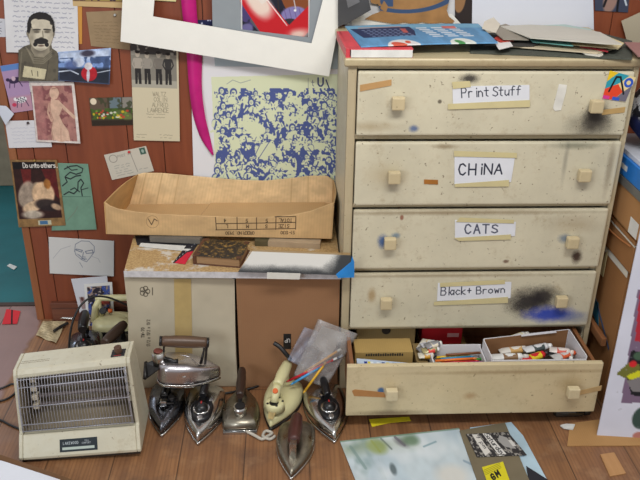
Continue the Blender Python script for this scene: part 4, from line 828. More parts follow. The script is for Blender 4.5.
for x in (-.075, .062): 
    for y in (-.0005, .108): MB().box(x, x + .016, y, y + .018, .0342, .0352).build('corner', LE, t)
# spray-painted strip
t = empty('sprayed_panel', (.02, 2.17, ZS), 0, 'white board strip with black sprayed fade leaning at the shelf front', 'panel')
cv = Cv(116, 26, 2.5, (206, 204, 198), ox=237, oy=250); nn = cv.rs.rand(cv.ny, cv.nx) * .35 + cv.nz(8) * .3
d = np.maximum((cv.Y - 268) / 9, (cv.X - 328) / 20 + (cv.Y - 262) / 14 * .6) + np.clip((cv.X - 335) / 16, 0, 1) * .7
cv.blend(np.clip(d * 1.1 + nn - .05, 0, 1) * .93, (44, 46, 48)); cv.rect(237, 250, 353, 251.5, (150, 124, 84))
pf = lambda u, v: None
A = [U(253, 250, Y=2.194), U(350.5, 254, Y=2.186), U(351.5, 275.5, Y=2.160), U(238, 272, Y=2.172)]
A[3].z = max(A[3].z, ZS + .001); A[2].z = max(A[2].z, ZS + .001)
adopt(sheet('painted_face', cv, A, thick=.002), t)
q = MB(); hv = Vector((0, .008, .003)); q.prism([A[0] + Vector((0, .003, 0)), A[1] + Vector((0, .003, 0)), A[2] + Vector((0, .003, 0)), A[3] + Vector((0, .003, 0))], (0, .004, .0)); adopt(q.build('backing', M('backing_wood', (160, 130, 84), .7)), t)
q = MB(); q.prism([U(*p_, Y=2.144) for p_ in [(336, 274.5), (351, 262), (352, 256), (354.3, 262), (354.3, 277.5), (338, 278)]], (0, .0015, 0)); tag(q.build('blue_tape', M('blue_tape', (40, 132, 206), .5)), 'bright blue tape at the right end of the sprayed panel', 'tape')
# supports for the tray: flat stacks
flat('stacked_paper_pads', 'pad of grey papers under the cardboard tray on the shelf', 'paper', [(150, 242), (200, 244), (210, 232), (150, 228)], ZS + .0045, .017, M('pad_grey', (104, 98, 90), .8))
flat('tan_card_sheets', 'tan and grey cards poking out under the tray at the shelf right', 'card', [(268, 246.5), (320, 249), (322, 238), (274, 235)], ZS, .019, M('tan_cards', (166, 146, 120), .8))
flat('olive_folder', 'dark olive folder under the tray between the book and the tan cards', 'folder', [(255, 246), (270, 246.5), (272, 235), (255, 234)], ZS, .018, M('olive_folder', (84, 76, 50), .8))
# ---------- cardboard tray
t = empty('cardboard_tray', (-.22, 2.5, ZS + .02), 0, 'long shallow open cardboard tray resting on the shelf clutter', 'tray')
CB = cardboard('tray_cardboard', (196, 160, 112), .07); CI = cardboard('tray_inner', (190, 156, 112), .07)
FL, FR, BLc, BRc = Vector((-.618, 2.43, .492)), Vector((.146, 2.38, .492)), Vector((-.580, 2.645, .507)), Vector((.165, 2.645, .507))
def interp(P_, x):
    for (x0, y0), (x1, y1) in zip(P_[:-1], P_[1:]):
        if x <= x1: return y0 + (y1 - y0) * (x - x0) / (x1 - x0)
    return P_[-1][1]
ftop = [(105, 202.5), (110, 206), (118, 209), (135, 212), (160, 214.5), (200, 216), (235, 217.5), (262, 218), (290, 215.5), (310, 211.5), (322, 207), (333, 203)]
def front_pt(u, v):
    b_ = FL.lerp(FR, u); px = 105 + 228 * u; Yp = b_.y; top = U(px, interp(ftop, px), Y=Yp - .004); return top.lerp(b_, v)
def sheetfn(name, cv, fn, parent, thick, mat=None, nrm=(0, 1, 0)):
    o = sheet(name, cv, [fn(0, 0), fn(1, 0), fn(1, 1), fn(0, 1)], None, thick, curl=lambda u, v: 0, mat=mat)
    me = o.data; nx, ny = cv.nx, cv.ny; N = Vector(nrm) * thick
    ring = [i for i in range(nx)] + [j * nx + nx - 1 for j in range(1, ny)] + [(ny - 1) * nx + i for i in range(nx - 2, -1, -1)] + [j * nx for j in range(ny - 2, 0, -1)]
    for j in range(ny):
        for i in range(nx): me.vertices[j * nx + i].co = fn(i / (nx - 1), j / (ny - 1))
    for k_, r_ in enumerate(ring): me.vertices[nx * ny + k_].co = me.vertices[r_].co + N
    return adopt(o, parent)
cv = Cv(228, 36, 2.8, (200, 166, 120), ox=105, oy=204); cv.mottle(.05, 12)
TP = np.array([[interp(ftop, x) for x in cv.X[0]]]); BT = 234.5 + (cv.X - 105) * 6 / 228; cv.Y = TP + (cv.Y - 204) / 36 * (BT - TP)
for i in range(76): cv.line([(105 + i * 3, 200), (105 + i * 3, 242)], .5, (180, 148, 104), .35)
k = (70, 56, 42)
cv.ring(152, 222, 6.2, .4, (120, 96, 68), .8); cv.line([(148, 219), (151, 225), (154, 219), (157, 221)], .8, k)
x0, x1, y0, y1, y2 = 216, 296, 218, 224, 230.5
for yy in (y1, y2): cv.line([(x0, yy), (x1, yy - 1.2)], .8, k)
cv.line([(x0 + 59, y0 - 1.2), (x1, y0 - 1.4)], .8, k)
for i, xx in enumerate((216, 237, 256.5, 276, 296)): cv.line([(xx - (.6 if i == 0 else 0), y0 - .6), (xx + .6, y2 - .4)], .8, k)
cv.text('TOTAL', 292.5, y0 + .8, 3.6, .6, k, .78, ang=PI); cv.text('SIZE', 290, y1 + .8, 3.6, .6, k, .8, ang=PI)
for a_c, xx, yy in (('5', 268, y0), ('5', 248, y0), ('4', 226, y0), ('S', 268, y1), ('M', 249, y1), ('L', 228, y1)): cv.text(a_c, xx, yy + 1.1, 3.4, .65, k, .8, ang=PI)
cv.text('51-1330', 296, 232, 3.2, .55, k, .74, ang=PI); cv.text('ORDER NO. 3930', 255, 232.3, 3.2, .55, k, .72, ang=PI)
sheetfn('front_wall', cv, front_pt, t, .004)
btop = [(0, 174.5), (.03, 173), (.12, 173.2), (.3, 176.5), (.5, 180), (.65, 181), (.78, 178.5), (.88, 176), (.97, 176), (1, 180)]
def back_pt(u, v):
    b_ = BLc.lerp(BRc, u); px = 138 + 195 * u; top = U(px, interp(btop, u), Y=b_.y + .012 + .004 * math.sin(u * 9)); p_ = top.lerp(b_, v); return p_
cvb = Cv(190, 34, 1.5, (214, 184, 140)); cvb.mottle(.07, 9)
for i in range(64): cvb.line([(i * 3, 0), (i * 3, 34)], .5, (190, 158, 112), .35)
for xx in (8, 24, 40, 150, 166): cvb.line([(xx, 0), (xx + 1, 34)], .7, (170, 136, 92), .7)
sheetfn('back_wall', cvb, back_pt, t, .004)
cvl = Cv(30, 34, 1.5, (190, 152, 102)); cvl.mottle(.06, 8); lt = [(0, 202.5), (.25, 196.5), (.5, 189), (.75, 179), (1, 174)]
TLF = front_pt(0, 0); TLB = back_pt(0, 0)
def left_pt(u, v):
    b_ = BLc.lerp(FL, u); top = TLB.lerp(TLF, u) + Vector((0, 0, .008 * math.sin(u * PI * 1.0) - .014 * math.sin(u * 2 * PI) * .0)); return top.lerp(b_, v)
sheetfn('side_wall', cvl, left_pt, t, .004, nrm=(-1, 0, 0))
TRF = front_pt(1, 0); TRB = back_pt(1, 0)
def right_pt(u, v):
    b_ = FR.lerp(BRc, u); top = TRF.lerp(TRB, u) + Vector((.008 * math.sin(u * PI), 0, -.004 * math.sin(u * PI))); return top.lerp(b_, v)
cvr = Cv(30, 34, 1.5, (186, 152, 106)); cvr.mottle(.08, 7); cvr.rect(4, 8, 7, 12, (170, 190, 196), .8, 1); sheetfn('side_wall', cvr, right_pt, t, .004, nrm=(1, 0, 0))
m = MB(); m.prism([FL, FR, BRc, BLc], .003); adopt(m.build('bottom', CI), t)
a1 = FL.lerp(FR, .0) + Vector((.008, .004, .0035)); seam = .41
m = MB(); P0, P1 = FL.lerp(FR, .355), BLc.lerp(BRc, .40); up = Vector((0, 0, .0032))
m.prism([P0 + up, P1 + up, P1 + up + Vector((.42, 0, 0)), P0 + up + Vector((.45, 0, 0))], .004); adopt(m.build('bottom_flap', CI), t)
m = MB(); m.prism([P0 + up + Vector((-.003, 0, .0)), P1 + up + Vector((-.003, 0, 0)), P1 + up, P0 + up], .0012); adopt(m.build('flap_seam', M('seam_dark', (92, 66, 40), .8)), t)
# ================================================================== HEATER
t = empty('electric_heater', (-.632, 1.858, .007), 0, 'beige electric bar heater with a wire guard standing on the floor', 'heater', rot=(0, -.038, .035)); t.scale = (1.03, 1.03, 1.03)
HB = cream('heater_enamel', (), (196, 190, 168)); HW = .178
prof = [(.0, .012), (.0, .022), (.034, .080), (.042, .084), (.078, .268), (.086, .282), (.172, .282), (.19, .012)]
m = MB()
for s_ in (-1, 1):
    a_ = s_ * HW; b_ = s_ * (HW - .012); m.prism([(a_, y, z) for y, z in prof], (b_ - a_, 0, 0))
m.prism([(-HW + .012, y, z) for y, z in [(.0, .012), (.0, .022), (.034, .080), (.06, .076), (.06, .012)]], (2 * HW - .024, 0, 0))
m.prism([(-HW + .012, y, z) for y, z in [(.0755, .256), (.078, .268), (.086, .282), (.172, .282), (.173, .256)]], (2 * HW - .024, 0, 0))
m.prism([(-HW + .012, y, z) for y, z in [(.172, .282), (.19, .012), (.184, .012), (.166, .278)]], (2 * HW - .024, 0, 0))
hs = m.build('housing', HB, t, .003)
m = MB(); m.box(-HW + .006, HW - .006, .008, .18, 0, .012); m.build('base_skid', M('dark_brown_plastic', (52, 42, 34), .6), t)
b = NB('reflector_metal'); b.color(lin((134, 122, 102))); b.b.inputs['Metallic'].default_value = .2; b.b.inputs['Roughness'].default_value = .6
m = MB(); ins_ = [(.055, .080), (.10, .084), (.142, .11), (.155, .16), (.15, .21), (.128, .245), (.086, .256)]
m.loft([[(x, y, z) for y, z in ins_] for x in (-HW + .013, HW - .013)], False, False, closed=False); r_ = m.build('reflector', b.m, t); s2 = r_.modifiers.new('s', 'SOLIDIFY'); s2.thickness = .001
m = MB()
for s_ in (-1, 1):
    m = MB(); m.prism([(s_ * (HW - .0125), y, z) for y, z in ins_ + [(.076, .256), (.05, .082)]], (-s_ * .0015, 0, 0)); m.build('end_plate', b.m, t)
EM = M('heating_coil', (112, 102, 100), .6, .2, vs=200, var=.4)
for i, z in enumerate((.135, .165, .195, .225)):
    y = .105 + .004 * i; m = MB(); m.tube([(-HW + .05, y, z), (HW - .03, y, z)], .0065, 10); e = m.build('heating_bar', EM, t)
    for x in (-HW + .036, HW - .034): q = MB(); q.box(x, x + .018, y - .012, y + .012, z - .009, z + .009, bev=.002); q.build('insulator', M('ceramic', (190, 180, 160), .5), e)
# wire guard
m = MB(); y0g, z0g, y1g, z1g = .036, .090, .070, .264
def gp(f, off=0.): return (y0g + (y1g - y0g) * f - .007 * math.sin(f * PI) - off, z0g + (z1g - z0g) * f)
for i in range(37):
    x = -HW + .018 + i * (2 * HW - .036) / 36; m.tube([(x, *gp(0)), (x, *gp(.03, .006)), (x, *gp(.5, .006)), (x, *gp(.97, .006)), (x, *gp(1))], .0009, 5)
m.build('guard_wire', M('guard_chrome', (176, 176, 184), .4, .5, var=.05), t)
m = MB()
for f in (.03, .16, .5, .84, .97): y, z = gp(f, .0045); m.tube([(-HW + .014, y, z), (HW - .014, y, z)], .0016, 6)
for s_ in (-1, 1): m.tube([(s_ * (HW - .015), *gp(k_ / 6, .003)) for k_ in range(7)], .0016, 6)
m.build('guard_frame', M('guard_chrome', (176, 176, 184), .4, .5, var=.05), t)
m = MB(); m.box(.118, .160, .094, .130, .282, .2845); m.build('switch_plate', M('plate_black', (38, 40, 44), .35), t, .001)
m = MB(); m.box(.128, .15, .0955, .0985, .2845, .2852); m.build('plate_mark', M('plate_red', (150, 50, 46), .4), t)
m = MB(); m.tube([(.139, .114, .2845), (.139, .114, .303)], [.0125, .0115], 14); m.build('control_knob', M('knob_brown', (84, 60, 46), .4), t, .001)
p = W(t).inverted()
cv = Cv(38, 11, 6, (38, 46, 52)); cv.text('LAKEWOOD', 3.5, 4.6, 2.1, .42, (170, 178, 182), .95); cv.text('FULL', 25.5, 3, 1.3, .28, (160, 166, 170), .9); cv.text('COMFORT', 22.5, 5, 1.4, .28, (160, 166, 170), .95); cv.rect(2.5, 7, 35, 9.3, (176, 188, 180))
fy = lambda z: .0 + (z - .022) * .034 / .058
o = sheet('nameplate', cv, [Vector((-.058, fy(.062) - .0015, .062)), Vector((.052, fy(.062) - .0015, .062)), Vector((.052, fy(.030) - .0015, .030)), Vector((-.058, fy(.030) - .0015, .030))], thick=.001); o.parent = t
m = MB(); R = random.Random(5)
for r_ in range(2):
    for i in range(18): m.box(-.160 + i * .0048, -.157 + i * .0048, .115 + r_ * .008, .117 + r_ * .008, .282, .2826)
m.build('stamped_text', M('faint_ink', (128, 116, 96), .7), t)
for ch_ in [c_ for c_ in bpy.data.objects if c_.parent and (c_.parent == t or c_.parent.parent == t)]:
    if ch_.data.get('fit'): continue
    ch_.data['fit'] = 1
    for v_ in ch_.data.vertices:
        fz_ = v_.co.z / .285; v_.co.z *= 1 + .035 * v_.co.x / HW; v_.co.x *= 1 - .055 * fz_
def cord(name, lb, pts, r, mat, group=None, sub=6):
    P_ = [Vector(p_) for p_ in pts]; out = []
    for i in range(len(P_) - 1):
        a, b2, c2, d2 = P_[max(i - 1, 0)], P_[i], P_[i + 1], P_[min(i + 2, len(P_) - 1)]
        for k_ in range(sub):
            s3 = k_ / sub; out.append(.5 * ((2 * b2) + (c2 - a) * s3 + (2 * a - 5 * b2 + 4 * c2 - d2) * s3 * s3 + (3 * b2 - 3 * c2 + d2 - a) * s3 ** 3))
    out.append(P_[-1]); return tag(MB().tube(out, r, 8).build(name, mat), lb, 'cord', group)
BKC = M('black_rubber', (26, 26, 28), .45)
zc = .004
cord('power_cord', 'black cord looping on the floor left of the heater', [U(x, y, Z=zc) for x, y in [(-14, 392), (2, 388), (12, 384), (17, 386), (14, 394), (4, 400), (-8, 402)]], .0035, BKC)
cord('power_cord', 'black cord crossing the floor by the heater lower left corner', [U(x, y, Z=zc) for x, y in [(-14, 418), (0, 420), (10, 425), (22, 430)]], .0035, BKC)
# ================================================================== IRONS
def outline(L, Wd, flat_heel=False, n=22):
    half = []
    for i in range(n + 1):
        s3 = i / n; tt = s3 ** 1.15
        w = math.sin(PI / 2 * min(1, tt / .66)) ** .92 if tt < .66 else 1 - .16 * ((tt - .66) / .34) ** 2
        if tt > .9 and not flat_heel: w *= math.sqrt(max(0, 1 - ((tt - .9) / .1) ** 2 * .72))
        half.append((w * Wd / 2, -L / 2 + L * tt))
    return [(x, y) for x, y in half] + [(-x, y) for x, y in half[::-1]][:-1]
def ring_(ol, s, z, yc, front_drop=0., L=.24, sy=None):
    sy = s if sy is None else sy; R_ = []
    for x, y in ol:
        f = min(1, max(0, (y + L / 2) / (L * .5))); R_.append((x * s, yc + (y - yc) * sy, z - front_drop * (1 - f) ** 1.3))
    return R_
CH = chrome(); DKM = M('dark_iron_metal', (58, 56, 56), .4, .7, var=.3, vs=40)
def iron(name, lb, loc, rz, L, Wd, hgt=.062, shell=CH, sole=None, handle=(90, 60, 40), hmat=None, kind='dial', flat_heel=False, rot=None, hz=.115, hl=(-.035, .085), hr=.012):
    t = empty(name, loc, rz, lb, 'iron', 'old clothes irons on the floor', rot=rot); ol = outline(L, Wd, flat_heel); yc = L * .12
    m = MB(); m.loft([ring_(ol, .96, 0, yc), ring_(ol, 1, .002, yc), ring_(ol, 1, .010, yc), ring_(ol, .97, .0115, yc)]); m.build('sole_plate', sole or CH, t)
    m = MB(); m.loft([ring_(ol, .95, .0112, yc), ring_(ol, .95, .016, yc)]); m.build('heat_gap', M('gap_black', (26, 24, 24), .7), t)
    m = MB(); rs = [(.985, .0155, 0), (.985, .022, .0), (.955, .4, .10), (.88, .64, .22), (.74, .84, .38), (.52, .965, .5), (.3, 1.0, .55)]
    if kind == 'top': rs = [(.985, .0155, 0), (.985, .022, 0), (.975, .4, .16), (.955, .66, .3), (.90, .84, .42), (.74, .96, .5), (.4, 1., .52)]
    rr = []
    for s_, zf, dr_ in rs:
        z = zf if zf < .03 and zf in (.0155, .022) else .02 + (hgt - .02) * zf
        rr.append(ring_(ol, s_, z, yc, dr_ * (hgt - .02) * .75, L, sy=s_ if s_ > .9 else s_ * 1.04))
    m.loft(rr); m.build('shell', shell, t)
    hm = hmat or wood('handle_wood_%d_%d_%d' % handle, tuple(int(v * .72) for v in handle), handle, 1, 1, .4)
    m = MB(); y0_, y1_ = hl; N = 12; m.tube([(0, y0_ + (y1_ - y0_) * i / N, hz) for i in range(N + 1)], [hr * (.82 if i in (0, N) else (1.0 if i in (1, N - 1) else .88 + .28 * math.sin(PI * i / N))) for i in range(N + 1)], 14)
    m.build('handle', hm, t)
    pm = DKM if kind != 'cream' else shell
    for y_ in (y0_ + .012, y1_ - .012):
        pr_ = .5 if kind == 'top' else 1; m = MB(); m.tube([(0, y_ + (.006 if y_ < .02 else -.006), hgt * .8), (0, y_, (hz + hgt) / 2), (0, y_, hz)], [.011 * pr_, .0065 * pr_, .008 * pr_], 10); m.build('handle_post', pm, t)
    if kind == 'dial':
        m = MB(); z_ = hgt * .80; m.loft([[(math.cos(a_ * PI / 12) * .037 * s_, -L * .03 + math.sin(a_ * PI / 12) * .058 * s_ - (.012 if math.sin(a_ * PI / 12) < -.5 else 0), zz) for a_ in range(24)] for s_, zz in ((1.0, z_ - .01), (1, z_ + .006), (.85, z_ + .012))]); hs_ = m.build('handle_base', M('black_bakelite', (24, 24, 27), .3), t)
        m = MB(); m.tube([(0, -L * .10, z_ + .010), (0, -L * .10, z_ + .017)], [.029, .0265], 20); m.build('dial_ring', CH, t)
        m = MB(); m.tube([(0, -L * .10, z_ + .013), (0, -L * .10, z_ + .024), (0, -L * .10, z_ + .034)], [.023, .021, .010], 16); m.build('dial_knob', M('black_bakelite', (24, 24, 27), .3), t)
        m = MB(); m.box(-.002, .002, -L * .10 + .001, -L * .10 + .012, z_ + .031, z_ + .0355); m.build('pointer', M('red_mark', (180, 40, 40), .4), t)
        m = MB(); m.tube([(0, -L * .255, z_ - .010), (0, -L * .255, z_ + .0135)], [.0095, .0085], 16); m.tube([(0, -L * .255, z_ + .0136), (0, -L * .255, z_ + .0143)], .0045, 10); m.build('steam_cap', CH, t)
    return t
BB = M('black_bakelite', (24, 24, 27), .3)
i1 = iron('clothes_iron', 'dark chrome iron with a black top nearest the heater right side', (-.407, 2.078, 0), .02, .243, .122, handle=(40, 34, 32), hmat=BB, kind='strap', hz=.078, hl=(-.005, .095), shell=chrome('dark_chrome', (120, 122, 130), .12, .4, (40, 38, 38), .7), sole=CH)
m = MB(); m.box(-.011, .011, -.034, -.012, .055, .074, bev=.004); m.build('chrome_clip', CH, i1); m = MB(); m.tube([(-.022, -.022, .058), (.032, -.02, .058)], .003, 8); m.tube([(.022, .0, .058), (.022, .0, .07)], .011, 12); m.build('lever', DKM, i1)
i2 = iron('clothes_iron', 'shiny chrome steam iron with a black dial base, second from the heater', (-.280, 2.045, 0), -.05, .258, .136, hz=.088, hl=(.01, .10), hmat=BB, hgt=.064)
i6 = iron('clothes_iron', 'shiny chrome steam iron under the plastic bag beside the open drawer', (.126, 2.045, 0), .12, .268, .146, hz=.086, hl=(.005, .10), hmat=BB, hgt=.062)
i4 = iron('clothes_iron', 'dull flat-backed iron pointing away, between chrome and cream irons', (-.157, 2.08, 0), PI, .215, .124, hgt=.05, flat_heel=True, handle=(58, 40, 32), kind='none', hz=.108, hl=(-.09, .055), hr=.0135, shell=chrome('dull_nickel', (150, 144, 130), .25, .5, (80, 70, 58), .6))
m = MB(); m.tube([(0, .066, .045), (0, .066, .078)], [.019, .021], 18); m.build('cord_socket', CH, i4); m = MB(); m.tube([(0, .066, .079), (0, .066, .0795)], .0165, 18); m.build('socket_hole', M('gap_black', (26, 24, 24), .7), i4)
m = MB(); m.box(-.054, .054, .103, .113, .0, .010); m.build('heel_edge', CH, i4, .001)
i7 = iron('clothes_iron', 'dull grey iron with a dark red wooden handle, nearest the camera', (.016, 1.874, 0), -.10, .24, .122, hgt=.046, handle=(86, 46, 40), kind='none', hz=.078, hl=(-.035, .085), hr=.0185, shell=chrome('dull_nickel', (150, 144, 130), .25, .5, (80, 70, 58), .6))
m = MB(); m.prism([(-.009, -.052, .04), (.009, -.052, .04), (.009, -.05, .042), (-.009, -.05, .042)], (0, 0, .001)); m.box(-.0105, .0105, -.062, -.052, .034, .086, bev=.003); m.box(-.0105, .0105, -.062, -.03, .084, .088); m.build('handle_strap', CH, i7)
IV = M('cream_plastic', (210, 204, 158), .32, var=.04)
i5 = iron('clothes_iron', 'cream plastic iron with an orange button on its sloping handle', (-.030, 2.092, 0), -.27, .235, .126, hgt=.06, shell=IV, sole=DKM, hmat=IV, kind='cream', hz=.118, hl=(-.03, .10), hr=.0175)
m = MB(); m.loft([[(math.cos(a_ * PI / 12) * .031 * s_, -.062 + math.sin(a_ * PI / 12) * .030 * s_, zz) for a_ in range(24)] for s_, zz in ((1.1, .05), (1, .07), (.95, .078), (.75, .079))]); m.build('dial_collar', IV, i5)
m = MB(); 
for a_ in (.3, 1.2, 2.1, 3.9, 5.2): m.tube([(math.cos(a_) * .026, -.062 + math.sin(a_) * .024, .0795), (math.cos(a_) * .026, -.062 + math.sin(a_) * .024, .0805)], .0042, 8)
m.tube([(0, -.07, .079), (0, -.07, .081)], .015, 14); m.build('dial_marks', BB, i5)
m = MB(); m.tube([(0, -.066, .078), (0, -.054, .095), (0, -.028, .118)], [.012, .013, .0155], 14); m.build('handle_neck', IV, i5)
m = MB(); m.tube([(0, -.049, .108), (0, -.055, .117)], [.0095, .0085], 14); m.build('steam_button', M('orange_plastic', (206, 96, 40), .35), i5)
m = MB(); m.loft([[(x * s_, y, z) for x, y, z in ((-.012, -.082, .0625), (.012, -.082, .0625), (.010, -.112, .0465), (-.010, -.112, .0465))] for s_ in (1, .98)], True, True); 
m = MB(); m.prism([(-.013, -.078, .0655), (.013, -.078, .0655), (.009, -.112, .046), (-.009, -.112, .046)], (0, -.0008, .0016)); m.build('fill_window', M('tan_window', (160, 138, 88), .35, var=.25, vs=80), i5)
cord('iron_plug_cord', 'stiff black plug end sticking up behind the cream iron handle', [U(274, 343, Y=2.19), U(280, 347, Y=2.18), U(286, 354, Y=2.17), U(291, 360, Y=2.175)], .0075, BKC)
cord('power_cord', 'black cord on the floor behind the cream iron', [U(222, 394, Z=.006), U(238, 391, Z=.006), U(252, 388, Z=.006), U(266, 383, Z=.006), U(280, 381, Z=.006)], .004, BKC)
cord('white_rag_string', 'knotted grubby white string on the floor below the cream iron', [U(x, y, Z=.008) for x, y in [(246, 431), (254, 435), (262, 439), (268, 436), (272, 433), (266, 431), (263, 436), (270, 439), (275, 436)]], .005, M('grubby_white', (186, 180, 168), .8))
# iron lying across the top
i3 = iron('clothes_iron', 'polished iron with a brown turned handle, lying across two other irons', (-.330, 2.125, .106), 0, .208, .112, hgt=.078, handle=(104, 78, 60), kind='top', hz=.144, hl=(-.052, .10), hr=.0175, rot=(.13, 0, PI / 2 + .12), shell=chrome('satin_silver', (206, 202, 208), .22, .42, (120, 110, 104), .5))
m = MB(); m.tube([(0, .098, .05), (0, .105, .105)], [.020, .0225], 16); m.build('cord_socket', CH, i3); m = MB(); m.tube([(0, .105, .1055), (0, .105, .1085)], [.016, .013], 14); m.build('socket_plug', M('rusty_red', (120, 60, 50), .6), i3)
m = MB(); m.prism([(-.03, .098, .055), (.022, .098, .062), (.022, .142, .038), (-.03, .142, .012)], (0, 0, .004)); m.tube([(-.035, .142, .022), (.03, .142, .04)], .006, 8); m.build('heel_rest', DKM, i3)
m = MB(); m.tube([(-.01, .085, .085), (-.014, .065, .083), (-.018, .055, .078), (-.018, .04, .08)], [.007, .006, .008, .009], 10); m.build('switch_lever', BB, i3)
for y_ in (-.046, .096): q = MB(); q.tube([(0, y_, .144), (0, y_ + (.008 if y_ > 0 else -.008), .144)], .0165, 14); q.build('handle_cap', BB, i3)
m = MB(); m.box(-.004, .004, -.052, -.044, .06, .142); m.build('front_bracket', DKM, i3, .001)
m = MB(); m.tube([(-.045, .02, .046), (-.052, .02, .05)], [.008, .007], 12); m.build('shell_button', CH, i3)
# irons behind the heater
i8 = iron('clothes_iron', 'cream and black iron seen side-on behind the pale box, against the wall', (-.63, 2.585, .0005), 0, .25, .11, hgt=.075, shell=IV, sole=CH, hmat=IV, kind='cream', hz=.15, hl=(-.08, .10), hr=.0115, rot=(0, 0, PI / 2))
m = MB(); m.tube([(0, .085, .148), (0, .105, .11), (0, .115, .05)], [.012, .012, .016], 10); m.build('rear_strut', IV, i8); m = MB(); m.box(-.056, .056, -.11, .118, .008, .03, bev=.004); m.build('black_band', BB, i8)
m = MB(); m.tube([(-.01, .075, .098), (-.016, .075, .104)], .013, 12); m.build('thermostat', BB, i8); m = MB(); m.tube([(-.01, .04, .1), (-.012, .055, .1)], .008, 10); m.build('steam_button', M('orange_plastic', (206, 96, 40), .35), i8)
i9 = iron('clothes_iron', 'dark blackened iron with a chrome ringed dial, behind the heater', (-.742, 2.412, 0), .15, .225, .13, hgt=.065, shell=chrome('dark_chrome', (120, 122, 130), .12, .4, (40, 38, 38), .7), sole=CH, hmat=BB, hz=.125, hl=(-.01, .11), hr=.017)
i10 = iron('clothes_iron', 'dark iron with a worn grey-brown handle, behind the heater next to the pale box', (-.632, 2.40, 0), -.36, .22, .10, hgt=.055, shell=DKM, sole=DKM, handle=(84, 66, 56), kind='none', hz=.105, hl=(-.06, .075), hr=.018)
cord('power_cord', 'thin black cord arching over the irons behind the heater', [U(69, 350, Y=2.33), U(70, 335, Y=2.34), U(74, 318, Y=2.36), U(82, 304, Y=2.39), U(93, 297, Y=2.42), U(106, 297, Y=2.44), U(118, 301, Y=2.45), U(127, 305, Y=2.46), U(140, 309, Y=2.49)], .0038, BKC)
cord('screwdriver_rod', 'thin steel rod lying along the baseboard', [U(60, 317.5, Z=.012), U(66, 318, Z=.012), U(73, 318.5, Z=.012)], .007, CH)['category'] = 'rod'
# ---------- plastic bags and pens
def bag(name, lb, quad, Ys, c, al, seed, th=.014):
    R = np.random.RandomState(seed); n1, n2 = 22, 22; ph = R.rand(8) * 6.28; m = MB(); bm = m.bm
    def g(u, v, side):
        x = (quad[0][0] * (1 - u) + quad[1][0] * u) * (1 - v) + (quad[3][0] * (1 - u) + quad[2][0] * u) * v; y = (quad[0][1] * (1 - u) + quad[1][1] * u) * (1 - v) + (quad[3][1] * (1 - u) + quad[2][1] * u) * v
        Y_ = Ys[0] * (1 - v) + Ys[1] * v; w = math.sin(PI * u) ** .5 * math.sin(PI * min(1, .15 + .85 * v)) ** .5
        wr = .004 * math.sin(9 * u + ph[0] + 5 * v) + .003 * math.sin(17 * v + ph[1] - 6 * u) + .002 * math.sin(31 * u * v + ph[2])
        return U(x, y, Y=Y_ + side * th * w + wr)
    for side in (-1, 1):
        G = [[bm.verts.new(g(i / n1, j / n2, side)) for i in range(n1 + 1)] for j in range(n2 + 1)]
        for j in range(n2):
            for i in range(n1):
                f = bm.faces.new((G[j][i], G[j][i + 1], G[j + 1][i + 1], G[j + 1][i])); f.smooth = True
    bmesh.ops.remove_doubles(bm, verts=bm.verts, dist=.0006)
    return tag(m.build(name, sheer('clear_film_%d' % seed, c, al)), lb, 'plastic bag')
bag('clear_plastic_bag', 'crumpled clear plastic bag holding pens, slumped against the drawers', [(318, 319), (358, 334), (326, 388), (293, 376)], (2.165, 2.13), (190, 188, 188), .36, 1)
bag('clear_plastic_sleeve', 'smaller bluish plastic sleeve just behind the cream iron', [(304, 327), (326, 334), (312, 372), (287, 360)], (2.185, 2.16), (176, 184, 204), .28, 2, .006)
q = MB(); q.prism([U(x, y, Y=2.163) for x, y in [(322, 326), (345, 334), (330, 356), (312, 346)]], (0, .001, 0)); tag(q.build('folded_paper_insert', M('insert_paper', (176, 170, 164), .7)), 'pale folded paper inside the clear plastic bag', 'paper')
def pen(lb, a_, b_, c, tip, nm='marker_pen'):
    A_, B_ = a_, b_; t = empty(nm, A_, 0, lb, 'pen', 'pens in the plastic bag'); d_ = B_ - A_; L_ = d_.length; t.rotation_euler = d_.to_track_quat('X', 'Z').to_euler()
    MB().tube([(.012, 0, 0), (L_ - .014, 0, 0)], .0042, 10).build('barrel', M('pen_%d_%d_%d' % c, c, .35), t); MB().tube([(L_ - .014, 0, 0), (L_, 0, 0)], [.0046, .004], 10).build('cap', M('pen_%d_%d_%d' % tip, tip, .35), t); MB().tube([(0, 0, 0), (.012, 0, 0)], [.001, .0042], 10).build('nib', M('pen_%d_%d_%d' % c, c, .35), t)
pen('red pen with a silver end in the plastic bag', U(286, 382, Y=2.118), U(337, 358, Y=2.14), (190, 32, 48), (206, 206, 206))
pen('long ochre pencil above the red pen in the bag', U(303, 373, Y=2.128), U(341, 349, Y=2.146), (196, 140, 50), (206, 206, 200))
pen('light blue pen poking out over the cream iron', U(290, 385, Y=2.108), U(322, 366, Y=2.132), (70, 150, 206), (60, 110, 160))
pen('yellow pencil pointing down beside the cream iron', U(303, 393.5, Y=2.10), U(326, 362, Y=2.135), (214, 164, 40), (190, 140, 60))
pen('grey pen high inside the plastic bag', U(316, 370, Y=2.135), U(343, 355, Y=2.15), (110, 120, 140), (170, 176, 184))
